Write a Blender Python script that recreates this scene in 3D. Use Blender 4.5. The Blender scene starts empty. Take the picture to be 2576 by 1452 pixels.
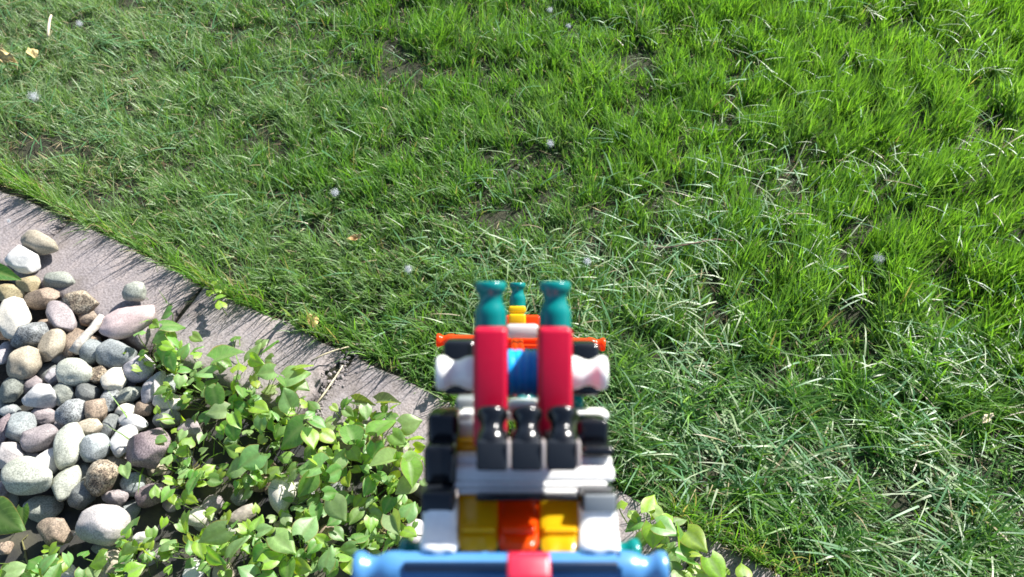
import bpy, bmesh, math, random
import numpy as np
from mathutils import Vector, Matrix, noise

# ------------------------------------------------------------------ camera, light, exposure
S = bpy.context.scene
C = S.collection
PITCH = math.radians(52.0)          # camera looks this far below the horizon
CAM_H = 1.30
FPX = 2144.0                        # focal length in units of a 2576 x 1452 frame
CU, CV = 1288.0, 726.0

cd = bpy.data.cameras.new('camera')
cam = bpy.data.objects.new('camera', cd)
C.objects.link(cam)
cam.location = (0, 0, CAM_H)
cam.rotation_euler = (math.pi / 2 - PITCH, 0, 0)
cd.sensor_width = 36.0
cd.lens = 36.0 * FPX / 2576.0
cd.clip_start = 0.01
cd.clip_end = 500
cd.dof.use_dof = True
cd.dof.focus_distance = 0.70
cd.dof.aperture_fstop = cd.lens / 1.25      # a phone's small iris, 1.25 mm across
S.camera = cam

SUN_AZ = math.radians(45.0)          # clockwise from +Y
SUN_EL = math.radians(39.0)
sd_ = Vector((math.sin(SUN_AZ) * math.cos(SUN_EL), math.cos(SUN_AZ) * math.cos(SUN_EL), math.sin(SUN_EL)))
w = bpy.data.worlds.new('World')
S.world = w
w.use_nodes = True
wn = w.node_tree
sky = wn.nodes.new('ShaderNodeTexSky')
sky.sky_type = 'NISHITA'
sky.sun_disc = False
sky.sun_elevation = SUN_EL
sky.sun_rotation = SUN_AZ
wn.links.new(sky.outputs[0], wn.nodes['Background'].inputs[0])
wn.nodes['Background'].inputs[1].default_value = 0.085
sl = bpy.data.lights.new('sun', 'SUN')
sl.energy = 5.0
sl.angle = math.radians(0.53)
sl.color = (1.0, 0.96, 0.90)
sun = bpy.data.objects.new('sun', sl)
C.objects.link(sun)
sun.rotation_euler = (-sd_).to_track_quat('-Z', 'Y').to_euler()
sun.location = sd_ * 8

S.view_settings.view_transform = 'Standard'
S.view_settings.look = 'None'
S.view_settings.gamma = 1.0
S.view_settings.use_curve_mapping = False
S.view_settings.exposure = 1.22
S.cycles.use_denoising = True
S.cycles.denoiser = 'OPENIMAGEDENOISE'
S.cycles.denoising_input_passes = 'RGB_ALBEDO_NORMAL'
S.cycles.denoising_prefilter = 'ACCURATE'
S.cycles.max_bounces = 8
S.cycles.transmission_bounces = 6
S.cycles.transparent_max_bounces = 4
S.cycles.sample_clamp_indirect = 6.0
S.cycles.caustics_reflective = False
S.cycles.caustics_refractive = False

# ------------------------------------------------------------------ helpers
random.seed(7)
rng = np.random.default_rng(11)
RIGHT = Vector((1, 0, 0))
FWD = Vector((0, math.cos(PITCH), -math.sin(PITCH)))
UP = Vector((0, math.sin(PITCH), math.cos(PITCH)))


def G(u, v, z=0.0):
    """Ground point (at height z) that the photograph shows at u, v (2576 x 1452 frame)."""
    d = FWD + RIGHT * ((u - CU) / FPX) + UP * ((CV - v) / FPX)
    t = (z - CAM_H) / d.z
    return Vector((0, 0, CAM_H)) + d * t


def GS(u, v, z=0.0):
    """Metres per unit there, across the line of sight."""
    return (G(u, v, z) - Vector((0, 0, CAM_H))).dot(FWD) / FPX


def tag(o, label=None, cat=None, group=None, kind=None):
    if label: o['label'] = label
    if cat: o['category'] = cat
    if group: o['group'] = group
    if kind: o['kind'] = kind
    return o


def link(name, me, mats=(), parent=None):
    for m in (mats if isinstance(mats, (list, tuple)) else [mats]):
        me.materials.append(m)
    o = bpy.data.objects.new(name, me)
    C.objects.link(o)
    if parent: o.parent = parent
    return o


def empty(name, loc=(0, 0, 0), rot=(0, 0, 0)):
    o = bpy.data.objects.new(name, None)
    o.empty_display_size = 0.02
    C.objects.link(o)
    o.location = loc
    o.rotation_euler = rot
    return o


def mesh_np(name, verts, faces_loops, loop_starts, loop_totals, smooth=True):
    me = bpy.data.meshes.new(name)
    me.vertices.add(len(verts))
    me.vertices.foreach_set('co', np.ascontiguousarray(verts, dtype=np.float32).ravel())
    me.loops.add(len(faces_loops))
    me.loops.foreach_set('vertex_index', np.ascontiguousarray(faces_loops, dtype=np.int32))
    me.polygons.add(len(loop_starts))
    me.polygons.foreach_set('loop_start', np.ascontiguousarray(loop_starts, dtype=np.int32))
    if smooth:
        me.polygons.foreach_set('use_smooth', np.ones(len(loop_starts), dtype=bool))
    me.update(calc_edges=True)
    return me


def nodes(name):
    m = bpy.data.materials.new(name)
    m.use_nodes = True
    t = m.node_tree
    return m, t, t.nodes['Principled BSDF'], t.nodes['Material Output']


def N(t, kind, **kw):
    n = t.nodes.new(kind)
    for k, v in kw.items():
        setattr(n, k, v)
    return n


# smooth value noise on the plane
class VNoise:
    def __init__(self, cell, seed):
        self.c = cell
        self.g = np.random.default_rng(seed).random((257, 257))

    def __call__(self, x, y):
        fx = np.asarray(x) / self.c + 128.37
        fy = np.asarray(y) / self.c + 128.91
        ix = np.floor(fx).astype(int); iy = np.floor(fy).astype(int)
        tx = fx - ix; ty = fy - iy
        tx = tx * tx * (3 - 2 * tx); ty = ty * ty * (3 - 2 * ty)
        ix %= 256; iy %= 256
        g = self.g
        return (g[ix, iy] * (1 - tx) + g[ix + 1, iy] * tx) * (1 - ty) + (g[ix, iy + 1] * (1 - tx) + g[ix + 1, iy + 1] * tx) * ty


def sstep(a, b, x):
    t = np.clip((np.asarray(x, dtype=float) - a) / (b - a), 0, 1)
    return t * t * (3 - 2 * t)


# ------------------------------------------------------------------ the bed's edge on the ground
EDGE_UV = [(-900, 330), (-500, 352), (-210, 392), (0, 452), (95, 490), (178, 541), (345, 622), (512, 712), (700, 800), (893, 882),
           (1110, 992), (1335, 1110), (1560, 1225), (1775, 1335), (1990, 1450), (2250, 1600), (2600, 1800)]
EDGE = [G(u, v).xy for u, v in EDGE_UV]
EP = np.array([[p.x, p.y] for p in EDGE])


def edge_sd(x, y):
    """Signed distance to the edge line, positive on the lawn's side."""
    P = np.stack([np.asarray(x, float), np.asarray(y, float)], -1)
    best = np.full(P.shape[:-1], 1e9)
    sg = np.ones(P.shape[:-1])
    for i in range(len(EP) - 1):
        a, b = EP[i], EP[i + 1]
        ab = b - a
        t = np.clip(((P - a) @ ab) / (ab @ ab), 0, 1)
        q = a + t[..., None] * ab
        d = np.hypot(P[..., 0] - q[..., 0], P[..., 1] - q[..., 1])
        cr = ab[0] * (P[..., 1] - a[1]) - ab[1] * (P[..., 0] - a[0])
        m = d < best
        best = np.where(m, d, best)
        sg = np.where(m, np.sign(cr), sg)
    return best * sg


def to_uv(P):
    d = P - np.array([0, 0, CAM_H])
    f = d @ np.array(FWD); r = d[:, 0]; u_ = d @ np.array(UP)
    return CU + FPX * r / f, CV - FPX * u_ / f


STONE_W = 0.165
BED_Z = -0.040
SOIL_Z = -0.010

# ------------------------------------------------------------------ materials of the setting
def mat_ground():
    m, t, b, o = nodes('soil_and_lawn_floor')
    at = N(t, 'ShaderNodeAttribute', attribute_name='lawn')
    n1 = N(t, 'ShaderNodeTexNoise'); n1.inputs['Scale'].default_value = 60; n1.inputs['Detail'].default_value = 8
    n2 = N(t, 'ShaderNodeTexNoise'); n2.inputs['Scale'].default_value = 300; n2.inputs['Detail'].default_value = 5
    tc = N(t, 'ShaderNodeTexCoord')
    t.links.new(tc.outputs['Object'], n1.inputs[0]); t.links.new(tc.outputs['Object'], n2.inputs[0])
    r1 = N(t, 'ShaderNodeValToRGB')
    r1.color_ramp.elements[0].color = (.022, .016, .010, 1); r1.color_ramp.elements[1].color = (.075, .055, .038, 1)
    r1.color_ramp.elements[0].position = .35; r1.color_ramp.elements[1].position = .7
    t.links.new(n1.outputs[0], r1.inputs[0])
    r2 = N(t, 'ShaderNodeValToRGB')
    r2.color_ramp.elements[0].color = (.014, .017, .009, 1); r2.color_ramp.elements[1].color = (.042, .042, .020, 1)
    t.links.new(n1.outputs[0], r2.inputs[0])
    mx = N(t, 'ShaderNodeMix', data_type='RGBA')
    t.links.new(at.outputs['Fac'], mx.inputs[0]); t.links.new(r1.outputs[0], mx.inputs[6]); t.links.new(r2.outputs[0], mx.inputs[7])
    tf = N(t, 'ShaderNodeAttribute', attribute_name='turf')
    r3 = N(t, 'ShaderNodeValToRGB')
    r3.color_ramp.elements[0].color = (.035, .085, .014, 1); r3.color_ramp.elements[1].color = (.10, .19, .03, 1)
    t.links.new(n2.outputs[0], r3.inputs[0])
    m3 = N(t, 'ShaderNodeMix', data_type='RGBA')
    t.links.new(tf.outputs['Fac'], m3.inputs[0]); t.links.new(mx.outputs[2], m3.inputs[6]); t.links.new(r3.outputs[0], m3.inputs[7])
    t.links.new(m3.outputs[2], b.inputs['Base Color'])
    b.inputs['Roughness'].default_value = .95
    bp = N(t, 'ShaderNodeBump'); bp.inputs['Strength'].default_value = .8; bp.inputs['Distance'].default_value = .004
    t.links.new(n2.outputs[0], bp.inputs['Height']); t.links.new(bp.outputs[0], b.inputs['Normal'])
    return m


def mat_fabric():
    m, t, b, o = nodes('weed_fabric')
    tc = N(t, 'ShaderNodeTexCoord')
    wv = N(t, 'ShaderNodeTexWave'); wv.inputs['Scale'].default_value = 160; wv.inputs['Distortion'].default_value = .6
    n = N(t, 'ShaderNodeTexNoise'); n.inputs['Scale'].default_value = 14; n.inputs['Detail'].default_value = 7
    for q in (wv, n): t.links.new(tc.outputs['Object'], q.inputs[0])
    r = N(t, 'ShaderNodeValToRGB')
    r.color_ramp.elements[0].color = (.016, .017, .020, 1); r.color_ramp.elements[1].color = (.105, .098, .060, 1)
    r.color_ramp.elements[0].position = .42; r.color_ramp.elements[1].position = .72
    t.links.new(n.outputs[0], r.inputs[0]); t.links.new(r.outputs[0], b.inputs['Base Color'])
    b.inputs['Roughness'].default_value = .85
    bp = N(t, 'ShaderNodeBump'); bp.inputs['Strength'].default_value = .5; bp.inputs['Distance'].default_value = .001
    t.links.new(wv.outputs[0], bp.inputs['Height']); t.links.new(bp.outputs[0], b.inputs['Normal'])
    return m


def mat_concrete():
    m, t, b, o = nodes('weathered_concrete')
    tc = N(t, 'ShaderNodeTexCoord')
    n1 = N(t, 'ShaderNodeTexNoise'); n1.inputs['Scale'].default_value = 9; n1.inputs['Detail'].default_value = 9; n1.inputs['Roughness'].default_value = .62
    n2 = N(t, 'ShaderNodeTexNoise'); n2.inputs['Scale'].default_value = 260; n2.inputs['Detail'].default_value = 6
    n3 = N(t, 'ShaderNodeTexVoronoi'); n3.inputs['Scale'].default_value = 170
    for q in (n1, n2, n3): t.links.new(tc.outputs['Object'], q.inputs[0])
    r = N(t, 'ShaderNodeValToRGB')
    e = r.color_ramp.elements
    e[0].color = (.155, .133, .122, 1); e[0].position = .33
    e[1].color = (.275, .235, .222, 1); e[1].position = .68
    k = e.new(.5); k.color = (.228, .204, .206, 1)
    t.links.new(n1.outputs[0], r.inputs[0])
    r2 = N(t, 'ShaderNodeValToRGB')
    r2.color_ramp.elements[0].color = (.62, .60, .58, 1); r2.color_ramp.elements[1].color = (1.18, 1.18, 1.18, 1)
    r2.color_ramp.elements[0].position = .33; r2.color_ramp.elements[1].position = .6
    t.links.new(n2.outputs[0], r2.inputs[0])
    mx = N(t, 'ShaderNodeMix', data_type='RGBA', blend_type='MULTIPLY'); mx.inputs[0].default_value = .8
    t.links.new(r.outputs[0], mx.inputs[6]); t.links.new(r2.outputs[0], mx.inputs[7])
    t.links.new(mx.outputs[2], b.inputs['Base Color'])
    b.inputs['Roughness'].default_value = .9
    bp = N(t, 'ShaderNodeBump'); bp.inputs['Strength'].default_value = .55; bp.inputs['Distance'].default_value = .0016
    t.links.new(n2.outputs[0], bp.inputs['Height'])
    bp2 = N(t, 'ShaderNodeBump'); bp2.inputs['Strength'].default_value = .3; bp2.inputs['Distance'].default_value = .002
    t.links.new(n3.outputs[0], bp2.inputs['Height']); t.links.new(bp.outputs[0], bp2.inputs['Normal'])
    t.links.new(bp2.outputs[0], b.inputs['Normal'])
    return m


def mat_blade(name, attr='tint', trans=.45, rough=.44, spec=.62):
    """Thin plant tissue: shiny skin, light passing through; the colour rides on the blades."""
    m, t, b, o = nodes(name)
    at = N(t, 'ShaderNodeAttribute', attribute_name=attr)
    t.links.new(at.outputs['Color'], b.inputs['Base Color'])
    b.inputs['Roughness'].default_value = rough
    b.inputs['Specular IOR Level'].default_value = spec
    tr = N(t, 'ShaderNodeBsdfTranslucent')
    mu = N(t, 'ShaderNodeMix', data_type='RGBA', blend_type='MULTIPLY'); mu.inputs[0].default_value = 1
    mu.inputs[7].default_value = (1.30, 1.38, .55, 1)
    t.links.new(at.outputs['Color'], mu.inputs[6]); t.links.new(mu.outputs[2], tr.inputs[0])
    mx = N(t, 'ShaderNodeMixShader'); mx.inputs[0].default_value = trans
    t.links.new(b.outputs[0], mx.inputs[1]); t.links.new(tr.outputs[0], mx.inputs[2])
    t.links.new(mx.outputs[0], o.inputs[0])
    return m


M_GROUND, M_FABRIC, M_CONC = mat_ground(), mat_fabric(), mat_concrete()
M_GRASS = mat_blade('grass_blade')
M_LITTER = mat_blade('dry_litter', trans=.25, rough=.7, spec=.2)

# ------------------------------------------------------------------ the ground: one sheet to the horizon
def build_ground():
    xs = np.concatenate([[-140, -50, -18, -7, -3.2], np.linspace(-2.2, 2.4, 150), [3.2, 7, 18, 50, 140]])
    ys = np.concatenate([[-140, -50, -18, -6, -2, -1], np.linspace(-.3, 2.9, 120), [3.6, 7, 18, 50, 140]])
    X, Y = np.meshgrid(xs, ys, indexing='ij')
    sd = edge_sd(X, Y)
    nz = VNoise(.09, 3)(X, Y) * .010 + VNoise(.03, 4)(X, Y) * .004
    lawn = sstep(-STONE_W * .6, -STONE_W * .4, sd)
    Z = SOIL_Z * lawn + (BED_Z - .006) * (1 - lawn) + (nz - .008)
    V = np.stack([X, Y, Z], -1).reshape(-1, 3)
    nx, ny = len(xs), len(ys)
    i, j = np.meshgrid(np.arange(nx - 1), np.arange(ny - 1), indexing='ij')
    a = (i * ny + j).ravel()
    F = np.stack([a, a + ny, a + ny + 1, a + 1], -1)
    me = mesh_np('lawn_ground', V, F.ravel(), np.arange(len(F)) * 4, None)
    at = me.attributes.new('lawn', 'FLOAT', 'POINT')
    at.data.foreach_set('value', lawn.ravel().astype(np.float32))
    us, vs = to_uv(V)
    far = ((us < -160) | (us > 2740) | (vs < -160) | (vs > 1620)).astype(np.float32) * lawn.ravel()
    at = me.attributes.new('turf', 'FLOAT', 'POINT')
    at.data.foreach_set('value', far.astype(np.float32))
    tag(link('lawn_ground', me, M_GROUND), kind='structure')


def build_fabric():
    """Black woven weed fabric lying under the pebbles."""
    ctr = G(90, 1290)
    V, F = [], []
    n = 44
    for i in range(n):
        for j in range(n):
            x = ctr.x - .42 + .95 * i / (n - 1)
            y = ctr.y - .42 + .66 * j / (n - 1)
            z = BED_Z + .007 + .007 * noise.noise(Vector((x * 9, y * 9, 2))) + .003 * noise.noise(Vector((x * 30, y * 30, 5)))
            V.append((x, y, z))
    for i in range(n - 1):
        for j in range(n - 1):
            qx = V[i * n + j][0]; qy = V[i * n + j][1]
            if edge_sd(qx, qy) < -STONE_W - .02:
                a = i * n + j
                F.append((a, a + n, a + n + 1, a + 1))
    me = bpy.data.meshes.new('weed_fabric')
    me.from_pydata(V, [], F)
    for p in me.polygons: p.use_smooth = True
    tag(link('weed_fabric', me, M_FABRIC), kind='structure')


def build_edging():
    root = empty('garden_edging', G(512, 712))
    tag(root, 'curved row of weathered mauve grey concrete edging stones between lawn and pebble bed', 'edging')
    joints = [-560, -185, 178, 512, 893, 1335, 1775, 2230, 2600]
    E = EDGE_UV

    def at_u(u):
        for (a, b), (c, d) in zip(E, E[1:]):
            if a <= u <= c:
                return G(u, b + (d - b) * (u - a) / (c - a)).xy
    for k in range(len(joints) - 1):
        gapL, gapR = (.0034, .0034)
        if k + 1 == 4: gapR = .009
        a, b = at_u(joints[k]), at_u(joints[k + 1])
        ax = (b - a); L = ax.length; ax = ax / L
        nrm = Vector((-ax.y, ax.x))          # towards the lawn
        mid = (a + b) / 2
        me = bpy.data.meshes.new('edging_stone')
        bm = bmesh.new()
        nu, nw = 46, 22
        tilt = random.uniform(-.004, .004)
        prev = []
        taper = .004 if k != 3 else .030
        for i in range(nu + 1):
            row = []
            s = i / nu
            for j in range(nw + 1):
                q = j / nw
                inset = taper * q
                lx = -L / 2 + gapL + inset * (0.5) + (L - gapL - gapR - inset) * s
                bow = .004 * (1 - (2 * s - 1) ** 2)
                edge_n = .007 * noise.noise(Vector((lx * 22 + k * 9, 1.3, k)))
                yy = (edge_n - .004) * (1 - q) + (-STONE_W + .006 * noise.noise(Vector((lx * 20 + k * 7, 5.1, k)))) * q + bow * (1 - q * .6)
                ex = min(s, 1 - s) * L; ey = min(q, 1 - q) * STONE_W
                d = min(ex, ey)
                chip = max(0, noise.noise(Vector((lx * 35, yy * 35, k * 3.3)))) * .010
                zz = tilt * (2 * s - 1) - .010 * math.exp(-d / (.0032 + chip)) + .0022 * noise.noise(Vector((lx * 14, yy * 14, k * 2.7))) + .001 * noise.noise(Vector((lx * 70, yy * 70, k * 2.7)))
                if k == 3:           # the joint end that has crumbled
                    cr = max(0, 1 - (1 - s) * L / .055)
                    zz -= cr * .012 * (0.5 + noise.noise(Vector((lx * 60, yy * 60, 4))))
                row.append(bm.verts.new((lx, yy, zz)))
            prev.append(row)
        for i in range(nu):
            for j in range(nw):
                bm.faces.new((prev[i][j], prev[i][j + 1], prev[i + 1][j + 1], prev[i + 1][j]))
        ring = [r[0] for r in prev] + prev[-1][1:] + [r[-1] for r in reversed(prev[:-1])] + list(reversed(prev[0][1:-1]))
        low = [bm.verts.new((v.co.x, v.co.y, -.075)) for v in ring]
        m = len(ring)
        for i in range(m):
            bm.faces.new((ring[i], ring[(i + 1) % m], low[(i + 1) % m], low[i]))
        bm.faces.new(low)
        bmesh.ops.recalc_face_normals(bm, faces=bm.faces)
        for f in bm.faces: f.smooth = len(f.verts) == 4
        bm.to_mesh(me); bm.free()
        o = link('edging_stone', me, M_CONC, root)
        o.location = Vector((mid.x, mid.y, 0.0)) - root.location
        o.rotation_euler = (0, 0, math.atan2(ax.y, ax.x))
    # crumbs of broken concrete in the open joint
    bm = bmesh.new()
    for k in range(150):
        t = random.random()
        u = 888 + (795 - 888) * t + random.gauss(0, 13)
        v = 880 + (1050 - 880) * t + random.gauss(0, 9)
        p = G(u, v, -.004)
        r = random.uniform(.0012, .0042)
        q = bmesh.ops.create_icosphere(bm, subdivisions=1, radius=r)['verts']
        mt = Matrix.Rotation(random.random() * 6, 3, 'Z')
        sc = Vector((random.uniform(.7, 1.3), random.uniform(.7, 1.2), random.uniform(.5, .9)))
        for vv in q:
            c = mt @ Vector((vv.co.x * sc.x, vv.co.y * sc.y, vv.co.z * sc.z)) * (1 + random.uniform(-.2, .2))
            vv.co = c + p + Vector((0, 0, r * .4 + .003))
    me = bpy.data.meshes.new('joint_crumbs')
    bm.to_mesh(me); bm.free()
    o = link('joint_crumbs', me, M_CONC)
    tag(o, 'loose crumbs of broken concrete in the open joint between two edging stones', 'rubble', kind='stuff')


build_ground()
build_fabric()
build_edging()

# ------------------------------------------------------------------ grass
def blades(name, base, length, width, az, tilt, curl, tint, mat, twist=None, segs=3):
    """One mesh of curved tapering blades. az: lean direction, tilt: from the vertical at the root, curl: further bend to the tip."""
    n = len(base)
    h = np.stack([np.cos(az), np.sin(az), np.zeros(n)], -1)
    tw = az + np.pi / 2 + (rng.normal(0, .7, n) if twist is None else twist)
    side = np.stack([np.cos(tw), np.sin(tw), np.zeros(n)], -1)
    rows = []
    p = base.copy()
    prof = [1.0, .95, .72, 0.0] if segs == 3 else [1.0, .8, 0.0]
    for s in range(segs + 1):
        wd = (width * prof[s] * .5)[:, None]
        if s < segs:
            rows.append(p - side * wd); rows.append(p + side * wd)
        else:
            rows.append(p.copy())
        ang = tilt + curl * (s + .5) / segs
        step = (length / segs)[:, None]
        p = p + (h * np.sin(ang)[:, None] + np.array([0, 0, 1.0]) * np.cos(ang)[:, None]) * step
        p[:, 2] = np.maximum(p[:, 2], -.004)
    V = np.stack(rows, 1)                      # n, 2*segs+1, 3
    nv = 2 * segs + 1
    quads = []
    for s in range(segs - 1):
        quads.append([2 * s, 2 * s + 1, 2 * s + 3, 2 * s + 2])
    tri = [2 * segs - 2, 2 * segs - 1, 2 * segs]
    pat = sum(quads, []) + tri
    tot = len(pat)
    offs = (np.arange(n) * nv)[:, None]
    L = (offs + np.array(pat)[None]).ravel()
    st_pat = np.array([4 * q for q in range(len(quads) + 1)])
    starts = ((np.arange(n) * tot)[:, None] + st_pat[None]).ravel()
    me = mesh_np(name, V.reshape(-1, 3), L, starts, None)
    col = np.ones((n, nv, 4), np.float32)
    col[:, :, :3] = tint[:, None, :]
    at = me.color_attributes.new('tint', 'FLOAT_COLOR', 'POINT')
    at.data.foreach_set('color', col.ravel())
    return link(name, me, mat)


def lawn_points(n, pad=1.06):
    """Random lawn points in the stretch of ground about the camera's view, with a margin."""
    out = []
    got = 0
    while got < n:
        x = rng.uniform(-1.75, 1.8, n); y = rng.uniform(-.05, 2.25, n)
        P = np.stack([x, y, np.zeros(n)], -1)
        sdv = edge_sd(x, y)
        u, v = to_uv(P)
        ok = (sdv > .003 + .022 * (VNoise(.035, 21)(x, y) - .5) + .022 * (VNoise(.11, 22)(x, y) - .5)) & (u > -190) & (u < 2770) & (v > -190) & (v < 1640)
        out.append(P[ok]); got += ok.sum()
    return np.concatenate(out)[:n]


def zone(P):
    u, v = to_uv(P)
    wob = (VNoise(.22, 31)(P[:, 0], P[:, 1]) - .5)
    # tall fresh growth: right-hand side and upper middle; combed flat lower right; thin and dry on the left
    lush = sstep(900, 2250, u + .25 * (600 - v) + 900 * wob) * (1 - sstep(640, 980, v - .22 * (u - 1500) + 420 * wob))
    lush = np.maximum(lush, .45 * sstep(700, 100, v) * sstep(500, 1100, u + 500 * wob))
    flat = sstep(620, 1000, v - .16 * (u - 1600) + 350 * wob) * sstep(1150, 1700, u)
    dry = sstep(1000, 150, u + 500 * wob) * .8
    return u, v, lush, flat, dry


BRIGHT = np.array([.165, .325, .038]); MID = np.array([.095, .225, .036]); BLUE = np.array([.092, .215, .088]); PALE = np.array([.25, .34, .165]); STRAW = np.array([.40, .33, .19]); BROWN = np.array([.16, .10, .055])


def build_lawn():
    # tufts
    nt = 21000
    T = lawn_points(nt)
    den = VNoise(.045, 41)(T[:, 0], T[:, 1]) * .62 + VNoise(.13, 42)(T[:, 0], T[:, 1]) * .38
    den = np.clip((den - .5) * 1.75 + .5, 0, 1)
    u, v, lush, flat, dry = zone(T)
    # two worn patches on the left, where soil shows
    bare = np.exp(-(((u - 95) / 85) ** 2 + ((v - 370) / 38) ** 2)) + .8 * np.exp(-(((u - 270) / 75) ** 2 + ((v - 500) / 32) ** 2)) + .7 * np.exp(-(((u - 2030) / 60) ** 2 + ((v - 500) / 40) ** 2))
    keep = (rng.random(nt) < (.13 + 1.2 * den + .28 * dry)) & (rng.random(nt) > bare * 1.35)
    T = T[keep]; u, v, lush, flat, dry, den = (q[keep] for q in (u, v, lush, flat, dry, den))
    nt = len(T)
    cnt = rng.integers(7, 13, nt)
    idx = np.repeat(np.arange(nt), cnt)
    n = len(idx)
    base = T[idx] + np.stack([rng.normal(0, .006, n), rng.normal(0, .006, n), np.zeros(n)], -1)
    sdv = edge_sd(base[:, 0], base[:, 1])
    base[:, 2] = SOIL_Z - .003
    lu, fl, dr = lush[idx], flat[idx], dry[idx]
    tl = rng.normal(1, .16, nt)[idx] * (.60 + .80 * den[idx])
    length = (.038 + .027 * lu + .024 * fl) * tl * rng.uniform(.55, 1.25, n)
    width = (.0024 + .0005 * lu + .0008 * fl - .0006 * dr) * rng.uniform(.6, 1.35, n)
    # lean: drifts over the lawn; lower right is combed away from the tall growth, the left leans up and left
    drift = 2 * math.pi * VNoise(.45, 51)(T[:, 0], T[:, 1]) + rng.normal(0, .55, nt)
    drift = np.where(flat > .4, math.radians(-35) + rng.normal(0, .6, nt) + np.where(rng.random(nt) < .35, math.pi, 0), drift)
    drift = np.where(dry > .45, math.radians(140) + rng.normal(0, .6, nt), drift)
    az = np.where(rng.random(n) < .55 - .25 * lu, drift[idx] + rng.normal(0, .5, n), rng.uniform(0, 2 * math.pi, n))
    tilt = np.abs(rng.normal(.30, .22, n)) * (1 - .10 * lu) + fl * (rng.random(nt) < .6)[idx] * rng.uniform(.3, 1.05, n) * sstep(.03, .10, sdv) + dr * rng.uniform(0, .6, n)
    curl = rng.uniform(.1, 1.2, n) * (1 - .45 * lu) + .3 * fl
    k = rng.random(n)[:, None]; k2 = rng.random(nt)[idx][:, None]
    lu_, fl_, dr_ = lu[:, None], fl[:, None], dr[:, None]
    tint = MID * (1 - .75 * lu_) + BRIGHT * .75 * lu_
    tint = tint * (1 - .35 * fl_) + BLUE * .35 * fl_
    tint = tint * (1 - .80 * dr_) + PALE * .80 * dr_
    mow = np.exp(-(((u[idx] - 1150) / 520) ** 2 + ((v[idx] - 720) / 210) ** 2))[:, None]
    tint = tint * (1 - .35 * mow) + PALE * .35 * mow
    patch = sstep(.50, .80, VNoise(.13, 91)(T[:, 0], T[:, 1]) * .6 + VNoise(.05, 92)(T[:, 0], T[:, 1]) * .4)[idx][:, None] * (1 - .5 * lu_)
    tint = tint * (1 - .35 * patch) + np.array([.20, .29, .15]) * .35 * patch
    tint = np.where(k < .22, tint * .3 + BRIGHT * .7, tint)
    tint = np.where(k > .90, tint * .4 + PALE * .6, tint)
    tint = np.where(k > .975 + .02 * lu_, STRAW * .8 * rng.uniform(.6, 1.1, n)[:, None], tint)
    tint = tint * (.78 + .44 * k2) * rng.uniform(.8, 1.2, n)[:, None]
    o = blades('lawn_grass', base, length, width, az, tilt, curl, tint, M_GRASS)
    tag(o, 'green lawn grass, tall and bright on the right, thin along the edging', 'grass', kind='stuff')
    # the lawn goes on beyond the picture, built with fewer and broader blades
    n = 60000
    x = rng.uniform(-3.2, 3.4, n); y = rng.uniform(-.9, 3.9, n)
    B = np.stack([x, y, np.full(n, SOIL_Z)], -1)
    u, v = to_uv(B)
    keep = (edge_sd(x, y) > .01) & ~((u > -185) & (u < 2765) & (v > -185) & (v < 1635) & (y > -.04))
    B = B[keep]; n = len(B)
    k = rng.random(n)[:, None]
    tint = np.where(k < .5, MID, np.where(k < .8, BRIGHT, PALE)) * rng.uniform(.75, 1.2, n)[:, None]
    o = blades('outer_grass', B, rng.uniform(.03, .08, n), rng.uniform(.004, .007, n), rng.uniform(0, 6.28, n), np.abs(rng.normal(.4, .3, n)), rng.uniform(.2, 1.0, n), tint, M_GRASS)
    tag(o, 'lawn grass continuing outside the picture', 'grass', kind='stuff')
    # fine low undergrowth
    n = 58000
    B = lawn_points(n)
    u, v, lush, flat, dry = zone(B)
    bare = np.exp(-(((u - 95) / 85) ** 2 + ((v - 370) / 38) ** 2)) + .8 * np.exp(-(((u - 270) / 75) ** 2 + ((v - 500) / 32) ** 2))
    B = B[rng.random(n) > bare]; u, v, lush, flat, dry = zone(B); n = len(B)
    B[:, 2] = SOIL_Z - .003
    length = rng.uniform(.012, .032, n); width = rng.uniform(.0014, .0030, n)
    k = rng.random(n)[:, None]
    tint = np.where(k < .80, MID * .75, np.where(k < .90, BLUE * .8, np.where(k < .96, STRAW * .7, BROWN))) * rng.uniform(.7, 1.15, n)[:, None]
    o = blades('undergrowth_grass', B, length, width, rng.uniform(0, 6.28, n), rng.uniform(.2, 1.2, n), rng.uniform(0, .8, n), tint, M_GRASS, segs=2)
    tag(o, 'short dense undergrowth of grass at the foot of the lawn', 'grass', kind='stuff')
    # long limp blades and clippings lying on top, many with sky sheen put into their pale tint
    n = 24000
    B = lawn_points(n)
    u, v, lush, flat, dry = zone(B)
    pr = .10 + .85 * flat + .20 * dry + .75 * np.exp(-(((u - 1500) / 460) ** 2 + ((v - 720) / 190) ** 2)) + .02 * lush
    pr *= 2.6 * np.maximum(VNoise(.09, 61)(B[:, 0], B[:, 1]) - .12, 0) ** 1.5
    pr *= sstep(.02, .09, edge_sd(B[:, 0], B[:, 1]))
    keep = rng.random(n) < pr
    B = B[keep]; u, v, lush, flat, dry = zone(B); n = len(B)
    B[:, 2] = SOIL_Z + rng.uniform(.010, .034, n) + .016 * lush
    az = np.where((rng.random(n) < .72) & (flat > .3), math.radians(-28) + rng.normal(0, .7, n) + np.where(rng.random(n) < .5, math.pi, 0), rng.uniform(0, 6.28, n))
    k = rng.random(n)[:, None]
    tint = np.where(k < .58, BLUE * 1.25, np.where(k < .97, PALE, STRAW * .8)) * rng.uniform(.75, 1.25, n)[:, None]
    o = blades('lying_grass', B, rng.uniform(.03, .085, n), rng.uniform(.0016, .0042, n) * (.75 + .25 * flat), az, rng.uniform(.85, 1.35, n), rng.uniform(.3, 1.0, n), tint, M_GRASS, twist=rng.normal(0, .25, n))
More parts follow.
